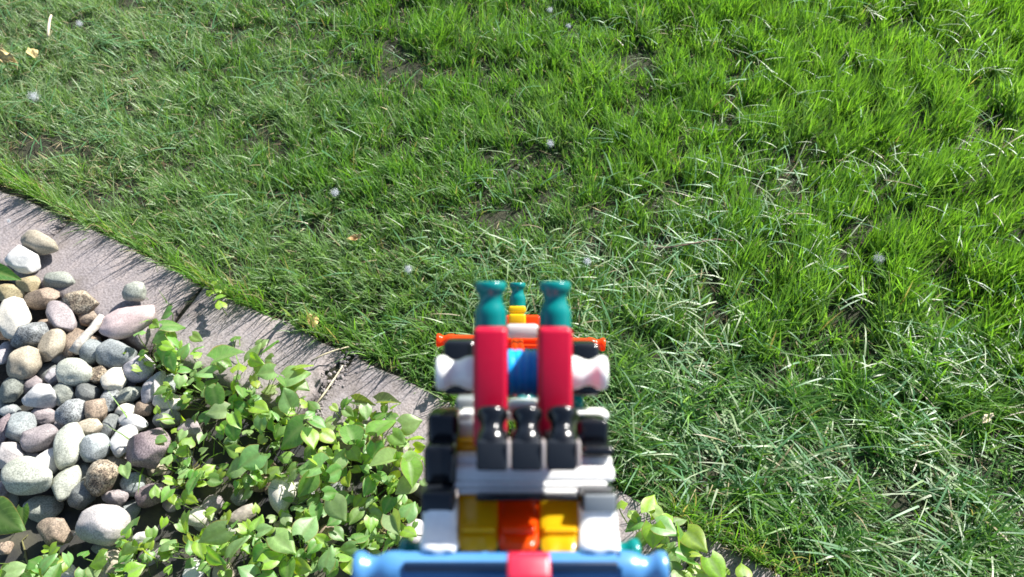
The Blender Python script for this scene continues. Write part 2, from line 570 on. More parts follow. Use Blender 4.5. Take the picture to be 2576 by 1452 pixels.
    tag(o, 'long limp blades of cut grass lying combed over the lawn', 'grass', kind='stuff')
    # dead straw bits between the blades
    n = 11000
    B = lawn_points(n)
    u, v, lush, flat, dry = zone(B)
    mound = np.exp(-(((u - 60) / 170) ** 2 + ((v - 425) / 30) ** 2)) + .6 * np.exp(-(((u - 90) / 90) ** 2 + ((v - 130) / 40) ** 2))
    sdv = edge_sd(B[:, 0], B[:, 1])
    keep = rng.random(n) < .16 + .30 * dry + 4.0 * mound + .5 * np.exp(-(sdv / .035) ** 2)
    B = B[keep]; n = len(B)
    B[:, 2] = SOIL_Z + rng.uniform(.002, .026, n)
    k = rng.random(n)[:, None]
    tint = np.where(k < .6, STRAW, np.where(k < .85, BROWN, STRAW * 1.25)) * rng.uniform(.6, 1.15, n)[:, None]
    o = blades('dead_straw', B, rng.uniform(.012, .045, n), rng.uniform(.0010, .0021, n), rng.uniform(0, 6.28, n), rng.uniform(1.0, 1.55, n), rng.uniform(0, .5, n), tint, M_LITTER, segs=2)
    tag(o, 'dead straw-coloured grass bits scattered through the lawn', 'dead grass', kind='stuff')
    # the fringe that hangs over the stones
    n = 9500
    i = rng.integers(0, len(EP) - 1, n); t = rng.random(n)[:, None]
    q = EP[i] * (1 - t) + EP[i + 1] * t
    d = EP[i + 1] - EP[i]; d = d / np.linalg.norm(d, axis=1)[:, None]
    nr = np.stack([-d[:, 1], d[:, 0]], -1)
    q = q + nr * (np.abs(rng.normal(0, .016, n)) - .006)[:, None]
    B = np.concatenate([q, np.full((n, 1), SOIL_Z)], 1)
    u, v = to_uv(B)
    clump = VNoise(.04, 71)(B[:, 0], B[:, 1]) * .5 + VNoise(.12, 72)(B[:, 0], B[:, 1]) * .5
    keep = (u > -150) & (u < 2700) & (v < 1640) & (rng.random(n) < .02 + 2.0 * np.maximum(clump - .25, 0) ** 1.3)
    B = B[keep]; n = len(B); nr = nr[keep]; clump = clump[keep]
    az = np.arctan2(-nr[:, 1], -nr[:, 0]) + rng.normal(0, 1.0, n)
    k = rng.random(n)[:, None]
    tint = np.where(k < .45, MID, np.where(k < .7, BRIGHT, np.where(k < .9, PALE, STRAW))) * rng.uniform(.75, 1.2, n)[:, None]
    o = blades('fringe_grass', B, np.where(rng.random(n) < .6, rng.uniform(.025, .07, n), rng.uniform(.06, .12, n)) * (.45 + .9 * clump), rng.uniform(.0012, .0028, n), az, np.abs(rng.normal(.12, .16, n)), rng.uniform(.05, .9, n), tint, M_GRASS)
    tag(o, 'ragged fringe of grass along the edging stones', 'grass', kind='stuff')


build_lawn()

# ------------------------------------------------------------------ pebbles
def mat_stone(name, c1, c2, c3=None, scale=18, speck=.25, rough=.75, bump=.3):
    m, t, b, o = nodes(name)
    tc = N(t, 'ShaderNodeTexCoord'); oi = N(t, 'ShaderNodeObjectInfo')
    ad = N(t, 'ShaderNodeVectorMath', operation='ADD')
    sc = N(t, 'ShaderNodeVectorMath', operation='SCALE'); sc.inputs['Scale'].default_value = 9
    cb = N(t, 'ShaderNodeCombineXYZ')
    for q in range(3): t.links.new(oi.outputs['Random'], cb.inputs[q])
    t.links.new(cb.outputs[0], sc.inputs[0]); t.links.new(tc.outputs['Object'], ad.inputs[0]); t.links.new(sc.outputs[0], ad.inputs[1])
    n1 = N(t, 'ShaderNodeTexNoise'); n1.inputs['Scale'].default_value = scale; n1.inputs['Detail'].default_value = 5; n1.inputs['Distortion'].default_value = .4
    n2 = N(t, 'ShaderNodeTexNoise'); n2.inputs['Scale'].default_value = 420; n2.inputs['Detail'].default_value = 4
    n3 = N(t, 'ShaderNodeTexNoise'); n3.inputs['Scale'].default_value = 90; n3.inputs['Detail'].default_value = 8
    for q in (n1, n2, n3): t.links.new(ad.outputs[0], q.inputs[0])
    r = N(t, 'ShaderNodeValToRGB'); e = r.color_ramp.elements
    e[0].color = (*c1, 1); e[0].position = .34; e[1].color = (*c2, 1); e[1].position = .64
    if c3:
        k = e.new(.5); k.color = (*c3, 1)
    t.links.new(n1.outputs[0], r.inputs[0])
    r2 = N(t, 'ShaderNodeValToRGB'); e = r2.color_ramp.elements
    e[0].color = (1 - speck * 1.6,) * 3 + (1,); e[0].position = .38; e[1].color = (1 + speck * .5,) * 3 + (1,); e[1].position = .60
    t.links.new(n2.outputs[0], r2.inputs[0])
    mx = N(t, 'ShaderNodeMix', data_type='RGBA', blend_type='MULTIPLY'); mx.inputs[0].default_value = 1
    t.links.new(r.outputs[0], mx.inputs[6]); t.links.new(r2.outputs[0], mx.inputs[7])
    hs = N(t, 'ShaderNodeHueSaturation')
    mr = N(t, 'ShaderNodeMapRange'); mr.inputs[3].default_value = .86; mr.inputs[4].default_value = 1.14
    t.links.new(oi.outputs['Random'], mr.inputs[0]); t.links.new(mr.outputs[0], hs.inputs['Value'])
    t.links.new(mx.outputs[2], hs.inputs['Color']); t.links.new(hs.outputs[0], b.inputs['Base Color'])
    b.inputs['Roughness'].default_value = rough
    bp = N(t, 'ShaderNodeBump'); bp.inputs['Strength'].default_value = bump; bp.inputs['Distance'].default_value = .002
    t.links.new(n3.outputs[0], bp.inputs['Height']); t.links.new(bp.outputs[0], b.inputs['Normal'])
    return m


STONE = {
    'green': mat_stone('green_grey_stone', (.20, .215, .185), (.31, .325, .275)),
    'pale': mat_stone('pale_green_stone', (.34, .355, .29), (.46, .475, .40)),
    'blue': mat_stone('blue_grey_stone', (.20, .225, .225), (.31, .335, .33)),
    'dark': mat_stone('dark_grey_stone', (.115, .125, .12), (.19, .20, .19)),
    'white': mat_stone('white_stone', (.46, .46, .45), (.64, .63, .60), speck=.12),
    'cream': mat_stone('cream_stone', (.45, .42, .35), (.62, .59, .51), speck=.15),
    'tan': mat_stone('tan_stone', (.285, .245, .18), (.42, .375, .285), speck=.22),
    'ochre': mat_stone('ochre_stone', (.28, .225, .125), (.39, .33, .20)),
    'brown': mat_stone('brown_stone', (.21, .155, .11), (.33, .26, .195), speck=.3),
    'rough': mat_stone('speckled_brown_stone', (.16, .12, .085), (.46, .40, .30), (.33, .27, .19), scale=70, speck=.5, rough=.9, bump=.9),
    'granite': mat_stone('speckled_granite', (.17, .18, .18), (.33, .345, .34), scale=80, speck=.4, rough=.85, bump=.6),
    'mauve': mat_stone('mauve_stone', (.215, .185, .187), (.33, .29, .287), speck=.2),
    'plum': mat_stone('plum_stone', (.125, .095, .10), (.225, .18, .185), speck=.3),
    'pink': mat_stone('pale_pink_stone', (.36, .33, .315), (.49, .455, .435), speck=.2),
    'lilac': mat_stone('lilac_grey_stone', (.34, .315, .325), (.47, .445, .45), speck=.2),
    'rose': mat_stone('rose_slab_stone', (.33, .255, .25), (.42, .335, .325), speck=.15),
}


def stone_mesh(a, b, c, seed, ang=0.0):
    """A pebble of half axes a, b, c. ang: 0 river-smooth .. 1 broken and faceted."""
    rs = random.Random(seed)
    bm = bmesh.new()
    bmesh.ops.create_icosphere(bm, subdivisions=4, radius=1)
    off = Vector((rs.uniform(0, 99), rs.uniform(0, 99), rs.uniform(0, 99)))
    planes = []
    for k in range(int(3 + 7 * ang)):
        d = Vector((rs.gauss(0, 1), rs.gauss(0, 1), rs.gauss(0, .8))).normalized()
        planes.append((d, rs.uniform(.66, .90) + .12 * (1 - ang)))
    for v in bm.verts:
        d = v.co.normalized()
        r = 1 + (.20 + .06 * ang) * noise.noise(d * .9 + off) + .07 * noise.noise(d * 2.1 + off)
        p = d * r
        for pd, h in planes:
            s = p.dot(pd) - h
            if s > 0: p -= pd * s * (.55 + .37 * ang)
        p *= 1 + .014 * (1 + 1.5 * ang) * noise.noise(p * 6 + off)
        v.co = Vector((p.x * a, p.y * b, p.z * c))
    for f in bm.faces: f.smooth = True
    me = bpy.data.meshes.new('pebble')
    bm.to_mesh(me); bm.free()
    # bring the girth back to the asked half axes
    co = np.empty(len(me.vertices) * 3, np.float32); me.vertices.foreach_get('co', co); co = co.reshape(-1, 3)
    for k, hh in enumerate((a, b, c)):
        lo, hi = co[:, k].min(), co[:, k].max()
        co[:, k] = (co[:, k] - (lo + hi) / 2) * (2 * hh / (hi - lo))
    me.vertices.foreach_set('co', co.ravel()); me.update()
    return me


def z4(x, y): return x * .3805, y * .3805 + 426
def z5(x, y): return x * .3805, y * .3805 + 899.7
def z6(x, y): return x * .4565 + 394.6, y * .4565 + 789.2
def z7(x, y): return x * .2206 + 1499.5, y * .2206 + 1136.5


K4, K5, K6 = .3805, .3805, .4565
SIN = math.sin(PITCH)
# frame, x, y, width, height (as seen), turn (clockwise degrees), layer height (m above the bed), broken-ness, colour, label
PEB = [
 (4, 258, 488, 262, 135, 19, .046, .1, 'tan', 'long smooth tan pebble lying on the edging stone at far left'),
 (4, 145, 600, 225, 165, 38, .034, .7, 'white', 'angular white stone resting below the long tan pebble'),
 (4, 395, 735, 212, 118, 8, .024, .0, 'green', 'flat oval green grey pebble at the upper rim of the pebbles'),
 (4, 183, 757, 152, 125, 15, .020, .3, 'ochre', 'small ochre pebble tucked under the pointed green leaf'),
 (4, 72, 825, 205, 130, 12, .014, .2, 'ochre', 'yellowish tan pebble just above the big cream stone'),
 (4, 278, 858, 225, 140, -12, .016, .8, 'brown', 'wedge shaped grey brown stone beside the ochre pebble'),
 (4, 540, 880, 225, 175, 20, .020, .6, 'rough', 'rough speckled tan stone near the broken driftwood stick'),
 (4, 82, 982, 200, 275, -14, .026, .5, 'cream', 'big blocky cream white stone at the left edge of the photo'),
 (4, 405, 982, 165, 235, -28, .020, .8, 'mauve', 'upright mauve stone with a pointed top'),
 (4, 195, 1092, 245, 195, -8, .018, .5, 'granite', 'dark speckled granite pebble right below the big cream stone'),
 (4, 590, 985, 150, 130, 20, .006, .5, 'brown', 'brown stone half hidden under the speckled tan stone'),
 (4, 350, 1160, 158, 195, 12, .020, .5, 'tan', 'tan egg shaped pebble right of the speckled granite'),
 (4, 890, 812, 138, 132, 0, .044, .0, 'green', 'single round grey green pebble sitting alone on the edging stone'),
 (4, 850, 1008, 360, 200, -33, .020, .9, 'rose', 'large flat rose coloured slab leaning on the edging stone'),
 (4, 490, 1150, 130, 185, 8, .006, .3, 'brown', 'grey brown pebble behind the driftwood stick'),
 (4, 622, 1200, 152, 175, -15, .016, .1, 'blue', 'blue grey pebble right of the driftwood stick'),
 (4, 765, 1232, 268, 178, 15, .022, .1, 'blue', 'wide blue grey pebble below the rose slab'),
 (4, 160, 1280, 198, 228, -5, .024, .2, 'tan', 'large rounded tan pebble with a worn brown side'),
 (4, 28, 1210, 100, 158, 0, .010, .4, 'lilac', 'lilac grey stone cut by the left edge below the cream stone'),
 (4, 925, 1312, 185, 195, 10, .014, .3, 'lilac', 'smooth lilac grey pebble beside the first leafy weed'),
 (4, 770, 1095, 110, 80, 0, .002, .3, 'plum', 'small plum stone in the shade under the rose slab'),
 (5, 490, 105, 245, 185, 14, .024, .1, 'pale', 'broad pale green grey pebble in the middle of the bed'),
 (5, 650, 125, 140, 128, -20, .016, .7, 'rough', 'rough tan chip between the broad pale pebble and a cream cube'),
 (5, 765, 145, 150, 168, 8, .020, .6, 'cream', 'cream cube shaped pebble with a knobbly top'),
 (5, 365, 125, 125, 120, 30, .006, .3, 'lilac', 'small lilac pebble under the left end of the broad pale one'),
 (5, 855, 160, 100, 85, 0, .004, .3, 'mauve', 'small rose brown pebble right of the cream cube'),
 (5, 75, 205, 150, 178, 12, .018, .1, 'green', 'dark green grey oval pebble near the left edge'),
 (5, 262, 252, 215, 172, -14, .024, .6, 'white', 'bright white pitted stone'),
 (5, 215, 180, 130, 110, -30, .008, .5, 'mauve', 'mauve stone peeping out above the bright white pitted stone'),
 (5, 415, 245, 145, 150, -35, .014, .1, 'green', 'greenish pebble right of the bright white pitted stone'),
 (5, 575, 235, 155, 145, 18, .012, .1, 'dark', 'dark green grey pebble in the shade of the broad pale one'),
 (5, 715, 288, 112, 158, 14, .020, .3, 'granite', 'narrow upright speckled pebble'),
 (5, 850, 248, 195, 112, -22, .014, .1, 'green', 'slim grey green pebble with a dark end'),
 (5, 1015, 195, 120, 208, 18, .020, .2, 'lilac', 'tall lilac pebble standing in front of the leafy weeds'),
 (5, 1110, 180, 112, 138, 0, .012, .2, 'blue', 'grey pebble directly right of the tall lilac one'),
 (5, 15, 290, 72, 125, 0, .012, .1, 'green', 'green grey pebble cut by the left edge below the dark oval one'),
 (5, 835, 345, 138, 86, -6, .014, .4, 'cream', 'small cream pebble above the chalky white pair'),
 (5, 958, 345, 138, 115, 30, .008, .3, 'brown', 'olive brown pebble right of the small cream one'),
 (5, 630, 345, 158, 168, 12, .020, .3, 'brown', 'warm brown triangular pebble'),
 (5, 475, 372, 212, 172, -33, .020, .2, 'granite', 'large blue grey speckled pebble left of the warm brown one'),
 (5, 590, 462, 182, 132, -6, .018, .3, 'tan', 'grey tan pebble under the warm brown triangular one'),
 (5, 290, 388, 168, 118, 0, .010, .6, 'mauve', 'flat mauve grey stone below the bright white pitted one'),
 (5, 130, 452, 172, 185, 0, .020, .4, 'blue', 'squarish pale blue pebble near the left edge'),
 (5, 30, 470, 100, 188, -8, .018, .6, 'plum', 'dark plum stone at the left edge beside the squarish pale blue one'),
 (5, 65, 355, 130, 90, 0, .006, .2, 'blue', 'blue pebble half buried above the squarish pale blue one'),
 (5, 272, 538, 228, 185, -10, .020, .7, 'mauve', 'broken mauve stone with a dark red underside'),
 (5, 455, 582, 178, 278, -10, .026, .1, 'pale', 'tall smooth grey green egg shaped pebble'),
 (5, 635, 597, 172, 198, 12, .022, .1, 'blue', 'round blue green pebble right of the tall egg shaped one'),
 (5, 725, 452, 105, 178, 8, .010, .1, 'dark', 'slim dark pebble right of the grey tan one'),
 (5, 870, 430, 228, 112, 20, .018, .6, 'white', 'long chalky white stone'),
 (5, 808, 552, 155, 198, 14, .020, .7, 'white', 'upright chalky white stone with flat faces'),
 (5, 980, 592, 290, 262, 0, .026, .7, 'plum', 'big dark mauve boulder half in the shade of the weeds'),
 (5, 1112, 292, 200, 126, 8, .016, .3, 'cream', 'pale cream pebble with a leaf lying over it'),
 (5, 1105, 402, 185, 125, 0, .010, .3, 'dark', 'dark blue grey pebble under a small leaf'),
 (5, 62, 650, 215, 175, 10, .018, .8, 'pink', 'lumpy whitish pink rock with lichen at the left edge'),
 (5, 195, 662, 140, 100, 10, .010, .5, 'pink', 'small pink stone above the very large pale pebble'),
 (5, 190, 792, 345, 240, 8, .032, .2, 'pale', 'very large smooth pale green pebble at lower left'),
 (5, 330, 690, 160, 180, 28, .014, .4, 'white', 'whitish stone behind the very large pale green pebble'),
 (5, 435, 832, 160, 228, 0, .022, .2, 'pale', 'pale upright pebble right of the very large pale green one'),
 (5, 675, 797, 222, 218, 0, .028, .7, 'rough', 'knobbly sandy brown stone with pits'),
 (5, 555, 762, 92, 128, 0, .010, .1, 'green', 'small grey pebble left of the knobbly sandy brown stone'),
 (5, 545, 908, 172, 178, 14, .010, .1, 'dark', 'dark round pebble under the knobbly sandy brown stone'),
 (5, 760, 922, 188, 118, 6, .014, .5, 'mauve', 'mauve stone squeezed above the large pinkish ovoid'),
 (5, 880, 832, 155, 158, 0, .010, .2, 'blue', 'blue grey pebble in the shade right of the knobbly stone'),
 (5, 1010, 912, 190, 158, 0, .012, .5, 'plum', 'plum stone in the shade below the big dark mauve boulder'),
 (5, 678, 1086, 312, 265, 8, .034, .2, 'pink', 'large pale pinkish ovoid stone standing on the black fabric'),
 (5, 358, 1148, 240, 182, 22, .024, .7, 'brown', 'brown pink stone alone on the black fabric'),
 (5, 10, 890, 86, 168, 0, .016, .3, 'mauve', 'rose pebble cut by the left edge below the pink rock'),
 (5, 772, 690, 140, 88, 0, .012, .3, 'tan', 'tan pebble above the small bright leaf'),
 (5, 735, 1372, 158, 172, 28, .026, .3, 'tan', 'greenish tan pebble among leaves at the bottom edge'),
 (5, 440, 1412, 135, 100, 30, .012, .4, 'lilac', 'lilac stone on the fabric at the bottom edge'),
 (5, 38, 1262, 95, 100, 20, .010, .6, 'brown', 'small brown stone under the large light green leaf'),
 (5, 700, 1252, 185, 96, -10, .004, .1, 'dark', 'flat dark pebble behind the greenish tan pebble'),
 (5, 278, 1000, 250, 165, 5, -.004, .2, 'green', 'flat mossy grey stand-in stone below the very large pale pebble'),  # stone shape stands in for a dirty patch of fabric
 (5, 1300, 1062, 165, 130, 0, .012, .3, 'cream', 'cream pebble under the weeds left of a mauve one'),
 (5, 1412, 972, 150, 128, 0, .012, .4, 'mauve', 'mauve pebble striped by leaf shadows'),
 (5, 1262, 482, 190, 155, 10, .016, .5, 'mauve', 'brownish mauve stone among the weeds right of the big boulder'),
 (5, 950, 1192, 140, 98, -20, .010, .4, 'white', 'whitish stone behind the big pale leaf'),
 (6, 562, 935, 128, 95, 8, .014, .4, 'brown', 'grey brown stone in a gap between the weeds'),
 (6, 688, 990, 150, 208, -6, .024, .2, 'cream', 'tall pale stone leaning in the middle of the weeds'),
 (6, 455, 1012, 95, 85, 0, .008, .1, 'green', 'small grey green pebble above the grey stick in the weeds'),
 (6, 812, 1112, 98, 108, 0, .012, .1, 'blue', 'blue grey pebble below the tall pale stone'),
 (6, 700, 1168, 112, 72, 0, .014, .4, 'tan', 'flat tan stone between leaves right of the grey stick'),
 (6, 610, 850, 110, 90, 20, .008, .5, 'brown', 'dark brown stone under the broad dark leaf'),
 (6, 1190, 690, 100, 105, 20, .022, .6, 'brown', 'brown stone against the inner side of the edging'),
 (6, 455, 370, 110, 80, 0, .012, .4, 'tan', 'tan stone among the upper weeds near the edging'),
]


PEB_AT = []
CUTS = [' lying', ' resting', ' at ', ' tucked', ' just', ' beside', ' near', ' half', ' right', ' behind', ' sitting', ' leaning', ' in ', ' between', ' under', ' peeping', ' standing', ' directly', ' cut', ' above', ' left', ' below', ' squeezed', ' alone', ' among', ' on ', ' against']


def build_pebbles():
    for i, (fr, x, y, wd, ht, turn, lay, ang, col, lab) in enumerate(PEB):
        f, k = {4: (z4, K4), 5: (z5, K5), 6: (z6, K6)}[fr]
        u, v = f(x, y)
        s = GS(u, v)
        a = wd * k * s / 2
        b = ht * k * s / 2
        c = min(a, b) * random.uniform(.90, 1.05)
        # the height seen is that of the tilted view: part length along the ground, part thickness
        b2 = max(math.sqrt(max(b * b - (c * math.cos(PITCH)) ** 2, 1e-8)) / SIN, .6 * b)
        z = BED_Z + c * .85 + lay + .005
        p = G(u, v, z)
        PEB_AT.append(p.xy)
        me = stone_mesh(a * 1.03, b2 * 1.03, c, 1000 + i * 7, min(1, ang + .40))
        o = link('pebble', me, STONE[col])
        o.location = p
        o.rotation_euler = (random.uniform(-.08, .08), random.uniform(-.08, .08), -math.radians(turn))
        tag(o, lab, 'stone' if ang > .55 else 'pebble', 'stones lying in the pebble bed')
    # stones beneath, seen only in the gaps
    cols = ['green', 'blue', 'dark', 'tan', 'mauve', 'lilac', 'brown', 'pale', 'plum', 'granite', 'white']
    meshes = {}
    rs = random.Random(5)
    k = 0
    spots = []
    seen = set()
    while k < 60:
        u = rs.uniform(-60, 1250); v = rs.uniform(640, 1460)
        p = G(u, v, BED_Z)
        if edge_sd(p.x, p.y) > -STONE_W - .03: continue
        if 30 < u < 300 and v > 1225: continue
        if u > 480 and v > 1000 and rs.random() < .5: continue
        if u < 480 and v < 800 and rs.random() < .5: continue
        r = rs.uniform(.016, .023)
        if any((p.xy - q).length < (r + rq) * .72 for q, rq in spots): continue
        spots.append((p.xy, r))
        c = rs.choice(cols)
        key = (k % 9)
        if key not in meshes: meshes[key] = stone_mesh(1.15, .92, .68, 4000 + key, rs.choice([.1, .3, .6]))
        me = meshes[key].copy()
        o = link('pebble', me, STONE[c])
        o.scale = (r, r, r)
        o.location = (p.x, p.y, BED_Z + r * .34)
        o.rotation_euler = (rs.uniform(-.3, .3), rs.uniform(-.3, .3), rs.uniform(0, 6.28))
        order = sorted(range(len(PEB_AT)), key=lambda q: (PEB_AT[q] - p.xy).length)
        for ref in order:
            lab = low_label(c, p, ref)
            if lab not in seen and len(lab.split()) <= 16: break
        seen.add(lab)
        tag(o, lab, 'pebble', 'stones in the lower layer of the bed')
        k += 1


def low_label(c, p, ref):
        dx, dy = p.x - PEB_AT[ref].x, p.y - PEB_AT[ref].y
        side = ('right of' if dx > 0 else 'left of') if abs(dx) > abs(dy) else ('above' if dy > 0 else 'below')
        short = PEB[ref][9]
        for cut in CUTS: short = short.split(cut)[0]
        word = {'green': 'green grey', 'blue': 'blue grey', 'pale': 'pale green', 'granite': 'speckled grey', 'lilac': 'lilac grey'}.get(c, c)
        return 'small %s stone lying lower, just %s the %s' % (word, side, short)


build_pebbles()

def mat_plain(name, col, rough=.8, bump=0):
    m, t, b, o = nodes(name)
    n1 = N(t, 'ShaderNodeTexNoise'); n1.inputs['Scale'].default_value = 130; n1.inputs['Detail'].default_value = 6
    tc = N(t, 'ShaderNodeTexCoord'); t.links.new(tc.outputs['Object'], n1.inputs[0])
    r = N(t, 'ShaderNodeValToRGB')
    r.color_ramp.elements[0].color = (*[c * .6 for c in col], 1); r.color_ramp.elements[1].color = (*[min(1, c * 1.25) for c in col], 1)
    r.color_ramp.elements[0].position = .3; r.color_ramp.elements[1].position = .7
    t.links.new(n1.outputs[0], r.inputs[0]); t.links.new(r.outputs[0], b.inputs['Base Color'])
    b.inputs['Roughness'].default_value = rough
    if bump:
        bp = N(t, 'ShaderNodeBump'); bp.inputs['Strength'].default_value = bump; bp.inputs['Distance'].default_value = .002
        t.links.new(n1.outputs[0], bp.inputs['Height']); t.links.new(bp.outputs[0], b.inputs['Normal'])
    return m


def tube_mesh(name, pts, radii, sides=7, jit=0.0, seed=1):
    rs = random.Random(seed)
    V, F = [], []
    for i, (p, r) in enumerate(zip(pts, radii)):
        p = Vector(p)
        d = (Vector(pts[min(i + 1, len(pts) - 1)]) - Vector(pts[max(i - 1, 0)])).normalized()
        a = d.cross(Vector((.2, .1, 1))).normalized(); b = d.cross(a)
        for k in range(sides):
            an = 2 * math.pi * k / sides
            rr = r * (1 + rs.uniform(-jit, jit))
            V.append(tuple(p + a * rr * math.cos(an) + b * rr * math.sin(an)))
    for i in range(len(pts) - 1):
        for k in range(sides):
            a = i * sides
            F.append((a + k, a + (k + 1) % sides, a + sides + (k + 1) % sides, a + sides + k))
    F.append(tuple(range(sides - 1, -1, -1)))
    F.append(tuple(range((len(pts) - 1) * sides, len(pts) * sides)))
    me = bpy.data.meshes.new(name)
    me.from_pydata(V, [], F)
    return me


M_RUNNER = mat_plain('creeping_stem', (.20, .19, .07), .7)

# ------------------------------------------------------------------ leafy weeds
def mat_leaf():
    m, t, b, o = nodes('weed_leaf')
    at = N(t, 'ShaderNodeAttribute', attribute_name='tint')
    uvn = N(t, 'ShaderNodeAttribute', attribute_name='vein')
    tc = N(t, 'ShaderNodeTexCoord')
    n1 = N(t, 'ShaderNodeTexNoise'); n1.inputs['Scale'].default_value = 120; n1.inputs['Detail'].default_value = 5
    t.links.new(tc.outputs['Object'], n1.inputs[0])
    mr = N(t, 'ShaderNodeMapRange'); mr.inputs[1].default_value = .3; mr.inputs[2].default_value = .7; mr.inputs[3].default_value = .8; mr.inputs[4].default_value = 1.18
    t.links.new(n1.outputs[0], mr.inputs[0])
    mu0 = N(t, 'ShaderNodeVectorMath', operation='SCALE')
    t.links.new(at.outputs['Color'], mu0.inputs[0]); t.links.new(mr.outputs[0], mu0.inputs['Scale'])
    vx = N(t, 'ShaderNodeMix', data_type='RGBA'); vx.inputs[7].default_value = (.22, .33, .11, 1)
    # side veins and browned rims, from the leaf's own length and breadth
    lv = N(t, 'ShaderNodeAttribute', attribute_name='along'); ls = N(t, 'ShaderNodeAttribute', attribute_name='across')

    def M(op, a, b_=None):
        n = N(t, 'ShaderNodeMath', operation=op)
        for i, q in enumerate((a, b_)):
            if q is None: continue
            if isinstance(q, (int, float)): n.inputs[i].default_value = q
            else: t.links.new(q, n.inputs[i])
        return n.outputs[0]
    ph = M('SUBTRACT', M('MULTIPLY', lv.outputs['Fac'], 6.5), M('MULTIPLY', ls.outputs['Fac'], 2.2))
    ln = M('PINGPONG', M('ADD', ph, 10.0), .5)
    sv = N(t, 'ShaderNodeMapRange'); sv.inputs[1].default_value = .0; sv.inputs[2].default_value = .10; sv.inputs[3].default_value = .55; sv.inputs[4].default_value = 0
    t.links.new(ln, sv.inputs[0])
    vall = M('MAXIMUM', uvn.outputs['Fac'], sv.outputs[0])
    n9 = N(t, 'ShaderNodeTexNoise'); n9.inputs['Scale'].default_value = 35; t.links.new(tc.outputs['Object'], n9.inputs[0])
    rim = N(t, 'ShaderNodeMapRange'); rim.inputs[1].default_value = 1.28; rim.inputs[2].default_value = 1.5; rim.inputs[3].default_value = 0; rim.inputs[4].default_value = .9
    t.links.new(M('ADD', M('POWER', ls.outputs['Fac'], 5.0), n9.outputs[0]), rim.inputs[0])
    rx = N(t, 'ShaderNodeMix', data_type='RGBA'); rx.inputs[7].default_value = (.30, .24, .06, 1)
    t.links.new(rim.outputs[0], rx.inputs[0]); t.links.new(mu0.outputs[0], rx.inputs[6])
    t.links.new(vall, vx.inputs[0]); t.links.new(rx.outputs[2], vx.inputs[6])
    t.links.new(vx.outputs[2], b.inputs['Base Color'])
    b.inputs['Roughness'].default_value = .48
    b.inputs['Specular IOR Level'].default_value = .85
    bp = N(t, 'ShaderNodeBump'); bp.inputs['Strength'].default_value = .25; bp.inputs['Distance'].default_value = .002
    t.links.new(n1.outputs[0], bp.inputs['Height']); t.links.new(bp.outputs[0], b.inputs['Normal'])
    tr = N(t, 'ShaderNodeBsdfTranslucent')
    mu = N(t, 'ShaderNodeMix', data_type='RGBA', blend_type='MULTIPLY'); mu.inputs[0].default_value = 1
    mu.inputs[7].default_value = (1.9, 1.7, .42, 1)
    t.links.new(vx.outputs[2], mu.inputs[6]); t.links.new(mu.outputs[2], tr.inputs[0])
    mx = N(t, 'ShaderNodeMixShader'); mx.inputs[0].default_value = .48
    t.links.new(b.outputs[0], mx.inputs[1]); t.links.new(tr.outputs[0], mx.inputs[2])
    t.links.new(mx.outputs[0], o.inputs[0])
    return m


M_LEAF = mat_leaf()


def leaf_mesh(L, W, fold, droop, wave, tint, seed, heart=.22):
    """A cordate leaf with its stalk. Blade base at the origin, tip along +X, upper side +Z; foot is where the stalk starts (local)."""
    rs = random.Random(seed)
    V, F, vein, along, across = [], [], [], [], []
    n, m = 10, 3
    ph = rs.uniform(0, 6)

    def half(t):      # half width along the midrib
        return W * (math.sin(math.pi * min(1, t ** .62)) ** .85) * (1 - .28 * t)
    for i in range(n + 1):
        t = i / n
        x = L * t
        hw = half(t) if 0 < i < n else (0.0008 if i == n else W * .34)
        for j in range(-m, m + 1):
            s = j / m
            back = heart * L * (abs(s) ** 1.6) * max(0, 1 - t * 2.2)
            y = hw * s
            if i == 0: y = W * .52 * s
            z = abs(y) * fold - droop * L * t * t + wave * L * math.sin(t * 7 + ph + (1.7 if s > 0 else 0)) * abs(s) ** 2
            z -= .10 * L * (abs(s) ** 3) * (1 if fold < .5 else 0)
            V.append((x - back, y, z)); vein.append(.75 if j == 0 else 0.0); along.append(t); across.append(abs(s))
    c = 2 * m + 1
    for i in range(n):
        for j in range(c - 1):
            a = i * c + j
            F.append((a, a + c, a + c + 1, a + 1))
    me = bpy.data.meshes.new('leaf')
    me.from_pydata(V, [], F)
    for p in me.polygons: p.use_smooth = True
    for nm, vals in (('vein', vein), ('along', along), ('across', across)):
        at = me.attributes.new(nm, 'FLOAT', 'POINT'); at.data.foreach_set('value', vals)
    ca = me.color_attributes.new('tint', 'FLOAT_COLOR', 'POINT')
    ca.data.foreach_set('color', np.tile(np.array([*tint, 1], np.float32), len(V)))
    return me


def stalk_mesh(L, droop, foot):
    V, F = [], []
    f = Vector(foot)
    q0, q3 = Vector((0, 0, -.0004)), f
    q1 = Vector((-.3 * L, 0, -.3 * droop * L - .004))
    q2 = f + (q0 - f) * .35
    r = max(.0009, L * .022)
    for i in range(6):
        t = i / 5
        p = q0 * (1 - t) ** 3 + q1 * 3 * t * (1 - t) ** 2 + q2 * 3 * t * t * (1 - t) + q3 * t ** 3
        for k in range(4):
            an = k * 1.5708
            V.append((p.x + r * math.cos(an) * .5, p.y + r * math.sin(an), p.z + r * math.cos(an) * .8))
    for i in range(5):
        for k in range(4):
            a = i * 4
            F.append((a + k, a + (k + 1) % 4, a + 4 + (k + 1) % 4, a + 4 + k))
    me = bpy.data.meshes.new('stalk')
    me.from_pydata(V, [], F)
    for p in me.polygons: p.use_smooth = True
    ca = me.color_attributes.new('tint', 'FLOAT_COLOR', 'POINT')
    ca.data.foreach_set('color', np.tile(np.array([.16, .24, .07, 1], np.float32), len(V)))
    return me


